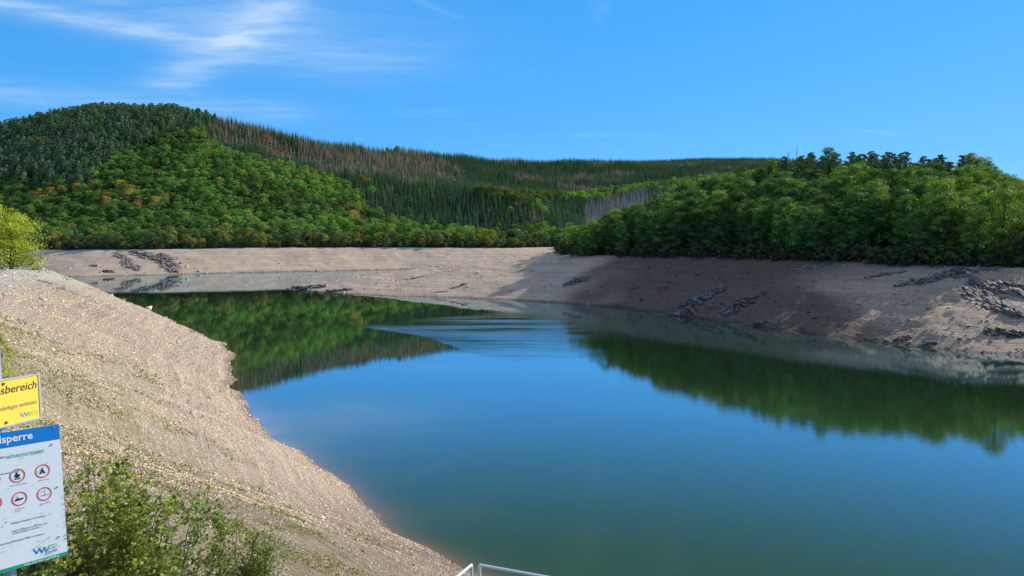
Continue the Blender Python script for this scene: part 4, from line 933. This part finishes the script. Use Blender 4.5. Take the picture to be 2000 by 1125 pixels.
# ------------------------------------------------------------------ near bushes
M_stem = simple("rose_stems", (0.16, 0.12, 0.06), .8, var=.3, scale=20)
M_hip = simple("rose_hips", (0.62, 0.09, 0.03), .35, var=.2, scale=40)
hipm = MB(); 
for k in range(1):
    V = [Vector((0, 0, -1.25)), Vector((0, 0, 1.2))]+[Vector((math.cos(a*math.pi/3)*(.9 if zz_ else .8), math.sin(a*math.pi/3)*(.9 if zz_ else .8), .5 if zz_ else -.45)) for zz_ in (0, 1) for a in range(6)]
    hipm.add([v*.011 for v in V], [(0, 2+(i+1) % 6, 2+i) for i in range(6)]+[(2+i, 2+(i+1) % 6, 8+(i+1) % 6, 8+i) for i in range(6)]+[(8+i, 8+(i+1) % 6, 1) for i in range(6)])
HIP = hipm.mesh("rose_hip", [M_hip])
def rosebush(px, D, nst, reach, hgt, seed, lab, nhip, leafs=.026, lean=(0, 0), tint=(.36, .42, .06)):
    r = np.random.default_rng(seed); x0, y0 = P(px, 1000, D)[:2]; z0 = gz(x0, y0)
    e = empty("rose_bush", (x0, y0, z0)); tag(e, lab, "bush", None); tb = MB(); C = []; Nl = []; tips = []
    for i in range(nst):
        a = r.uniform(0, 6.283); L = reach*r.uniform(.45, 1.1); hh_ = hgt*r.uniform(.45, 1.1); b0 = np.array([math.cos(a), math.sin(a), 0])*r.uniform(0, .3)
        pts = []
        for k in range(9):
            t = k/8; pts.append(b0+np.array([math.cos(a)*L*t+lean[0]*t, math.sin(a)*L*t+lean[1]*t, hh_*(1-(1-t)**1.9)-hh_*.35*t**3])+r.normal(0, .02, 3)*t)
        tb.tube([tuple(p) for p in pts], [.008*(1-k/9)+.002 for k in range(9)], 4, cap=False)
        for k in range(2, 9):
            for j in range(r.integers(2, 5)):
                p = pts[k]+(pts[k-1]-pts[k])*r.random(); d = nrm(r.normal(size=3)+[0, 0, .5]); l = r.uniform(.12, .38); tb.tube([tuple(p), tuple(p+d*l)], [.003, .0015], 3, cap=False); tips.append(p+d*l)
                for q in range(6):
                    c = p+d*l*(q+1)/6; ld = nrm(r.normal(size=3)+d*.3+[0, 0, .2])
                    for s_ in range(3): C.append(c+ld*.028*(s_+.7)+r.normal(0, .008, 3)); Nl.append(nrm(r.normal(size=3)*.6+[0.1, -.2, .8]))
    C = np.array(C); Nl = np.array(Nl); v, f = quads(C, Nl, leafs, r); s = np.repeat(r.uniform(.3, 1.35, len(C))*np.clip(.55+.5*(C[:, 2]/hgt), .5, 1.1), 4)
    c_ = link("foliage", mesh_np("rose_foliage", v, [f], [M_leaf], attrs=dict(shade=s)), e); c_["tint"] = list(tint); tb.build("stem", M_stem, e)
    for k in range(nhip):
        t = tips[int(r.integers(len(tips)))]
        h_ = link("rose_hip", HIP, e); h_.location = tuple(t+r.normal(0, .03, 3)); h_.scale = (1.25,)*3; h_.rotation_euler = tuple(r.uniform(0, 3, 3))
    return e
rosebush(150, 7.4, 38, .72, 3.6, 1, "large dense rose bush right behind the information board", 30)
rosebush(215, 7.9, 32, .7, 3.2, 2, "rose bush with red hips in the middle of the bottom left corner", 40, tint=(.32, .41, .06))
rosebush(275, 8.3, 15, .7, 3.2, 3, "open rose bush with long arching sprays reaching over the gravel", 24, lean=(.25, .15), tint=(.28, .39, .06))
rosebush(40, 7.0, 40, .9, 2.6, 4, "yellowish rose bush under the lower edge of the board", 12, tint=(.28, .31, .05))
rosebush(445, 12.5, 12, .6, 1.9, 5, "small low rose sprig with hips standing alone on the gravel", 12, leafs=.022)
rosebush(500, 12.5, 8, .3, 1.6, 6, "tiny weedy sprig furthest right on the gravel", 3, leafs=.02, tint=(.22, .34, .05))
rosebush(365, 10.5, 11, .5, 1.7, 7, "low straggly rose growth beside the bleached branch", 10, tint=(.22, .30, .05))
mb = MB(); a = np.array(gp(322, 1092)); b_ = np.array(gp(385, 1128)); mb.tube([a+[0, 0, .10], a*.6+b_*.4+[0, 0, .12], b_+[0, 0, .05], b_+(b_-a)*.4+[0, 0, .05]], [.03, .042, .05, .055], 9)
o = mb.build("branch", simple("grey_wood", (.30, .25, .20), .85, var=.3, scale=14, bump=.4), smooth=True); tag(o, "thick bleached branch lying on the gravel at the bottom edge", "branch")
M_drift = simple("pale_driftwood", (.50, .46, .40), .85, var=.2, scale=6)
for (x1, y1), (x2, y2), rd, lab in [((111,782),(123,775),.03,"short white stick on the gravel beside the yellow sign"),((382,893),(402,896),.02,"thin brown stick on the gravel above the rose sprays"),((525,943),(560,957),.014,"long thin dark twig beside the rotten lump"),
        ((312,873),(322,876),.02,"short dark twig on the gravel left of the thin stick"),((1340,500),(1380,497),.16,"pale driftwood log below the shaded treeline, left one"),((1470,505),(1510,500),.14,"pale driftwood log below the shaded treeline, middle one"),((1750,519),(1790,517),.14,"pale driftwood log below the shaded treeline, right one")]:
    a = np.array(gp(x1, y1)); b_ = np.array(gp(x2, y2)); b_[1] = a[1]+np.clip(b_[1]-a[1], -6, 6); b_[2] = gz(b_[0], b_[1]); mb = MB(); mb.tube([a+[0, 0, rd], (a+b_)/2+[0, 0, rd*1.6], b_+[0, 0, rd]], [rd*.6, rd, rd*.7], 6)
    tag(mb.build("stick" if rd < .1 else "driftwood_log", M_drift if 'pale' in lab or 'white' in lab else M_stem), lab, "stick" if rd < .1 else "log")
# lime trees on the left bank and the bush by the pole
def planted(name, px, D, hgt, wid, tint, lab, cat, seed, size, nl=17, nc=16, ql=34, low=.04, grow=None):
    x0, y0 = P(px, 1000, D)[:2]; z0 = gz(x0, y0); cr, tr, wh_ = split_meshes(name, *broadleaf(seed, hgt, wid, nl, nc, ql, size, low=low), M_leaf)
    e = empty(name, (x0, y0, z0-.1)); c = link("crown", cr, e); c["tint"] = list(tint); link("trunk", tr, e); tag(e, lab, cat)
planted("willow_tree", 44, 182, 14.5, 16, (.42, .50, .05), "bright lime green willow at the right end of the left bank trees", "tree", 201, .22)
planted("willow_tree", -8, 176, 17, 16, (.40, .46, .05), "taller lime green willow cut by the left picture edge", "tree", 202, .22)
planted("rusty_tree", -8, 192, 16.5, 10, (.36, .2, .07), "rusty brown crown rising behind the lime willows", "tree", 203, .18, low=.3)
planted("willow_tree", -60, 170, 14, 14, (.29, .38, .045), "lime willow mostly outside the left picture edge", "tree", 204, .18)
planted("willow_bush", 84, 188, 4.2, 7, (.15, .17, .03), "low olive bush at the foot of the lime willows", "bush", 205, .14, 8, 10, 16, .02)
planted("willow_bush", -8, 40, 4.4, 2.3, (.38, .42, .04), "narrow upright yellow green bush behind the sign pole", "bush", 206, .055, 14, 16, 26, .02)
planted("willow_bush", -40, 44, 4.8, 2.6, (.20, .22, .03), "yellow green bush just outside the left picture edge", "bush", 207, .06, 12, 12, 20, .02)
planted("olive_bush", 1985, 214, 11, 9, (.12, .12, .04), "olive brown bushy tree at the clearing by the right edge", "tree", 208, .2)
planted("olive_bush", 1925, 222, 2.2, 5, (.16, .17, .04), "low sunlit bush in the clearing on the right bank", "bush", 209, .14, 7, 9, 14, .02)
scene.view_settings.view_transform = 'Standard'; scene.view_settings.look = 'None'; scene.view_settings.exposure = 0
scene.render.engine = 'CYCLES'
scene.cycles.max_bounces = 6; scene.cycles.diffuse_bounces = 3; scene.cycles.glossy_bounces = 3; scene.cycles.transmission_bounces = 3
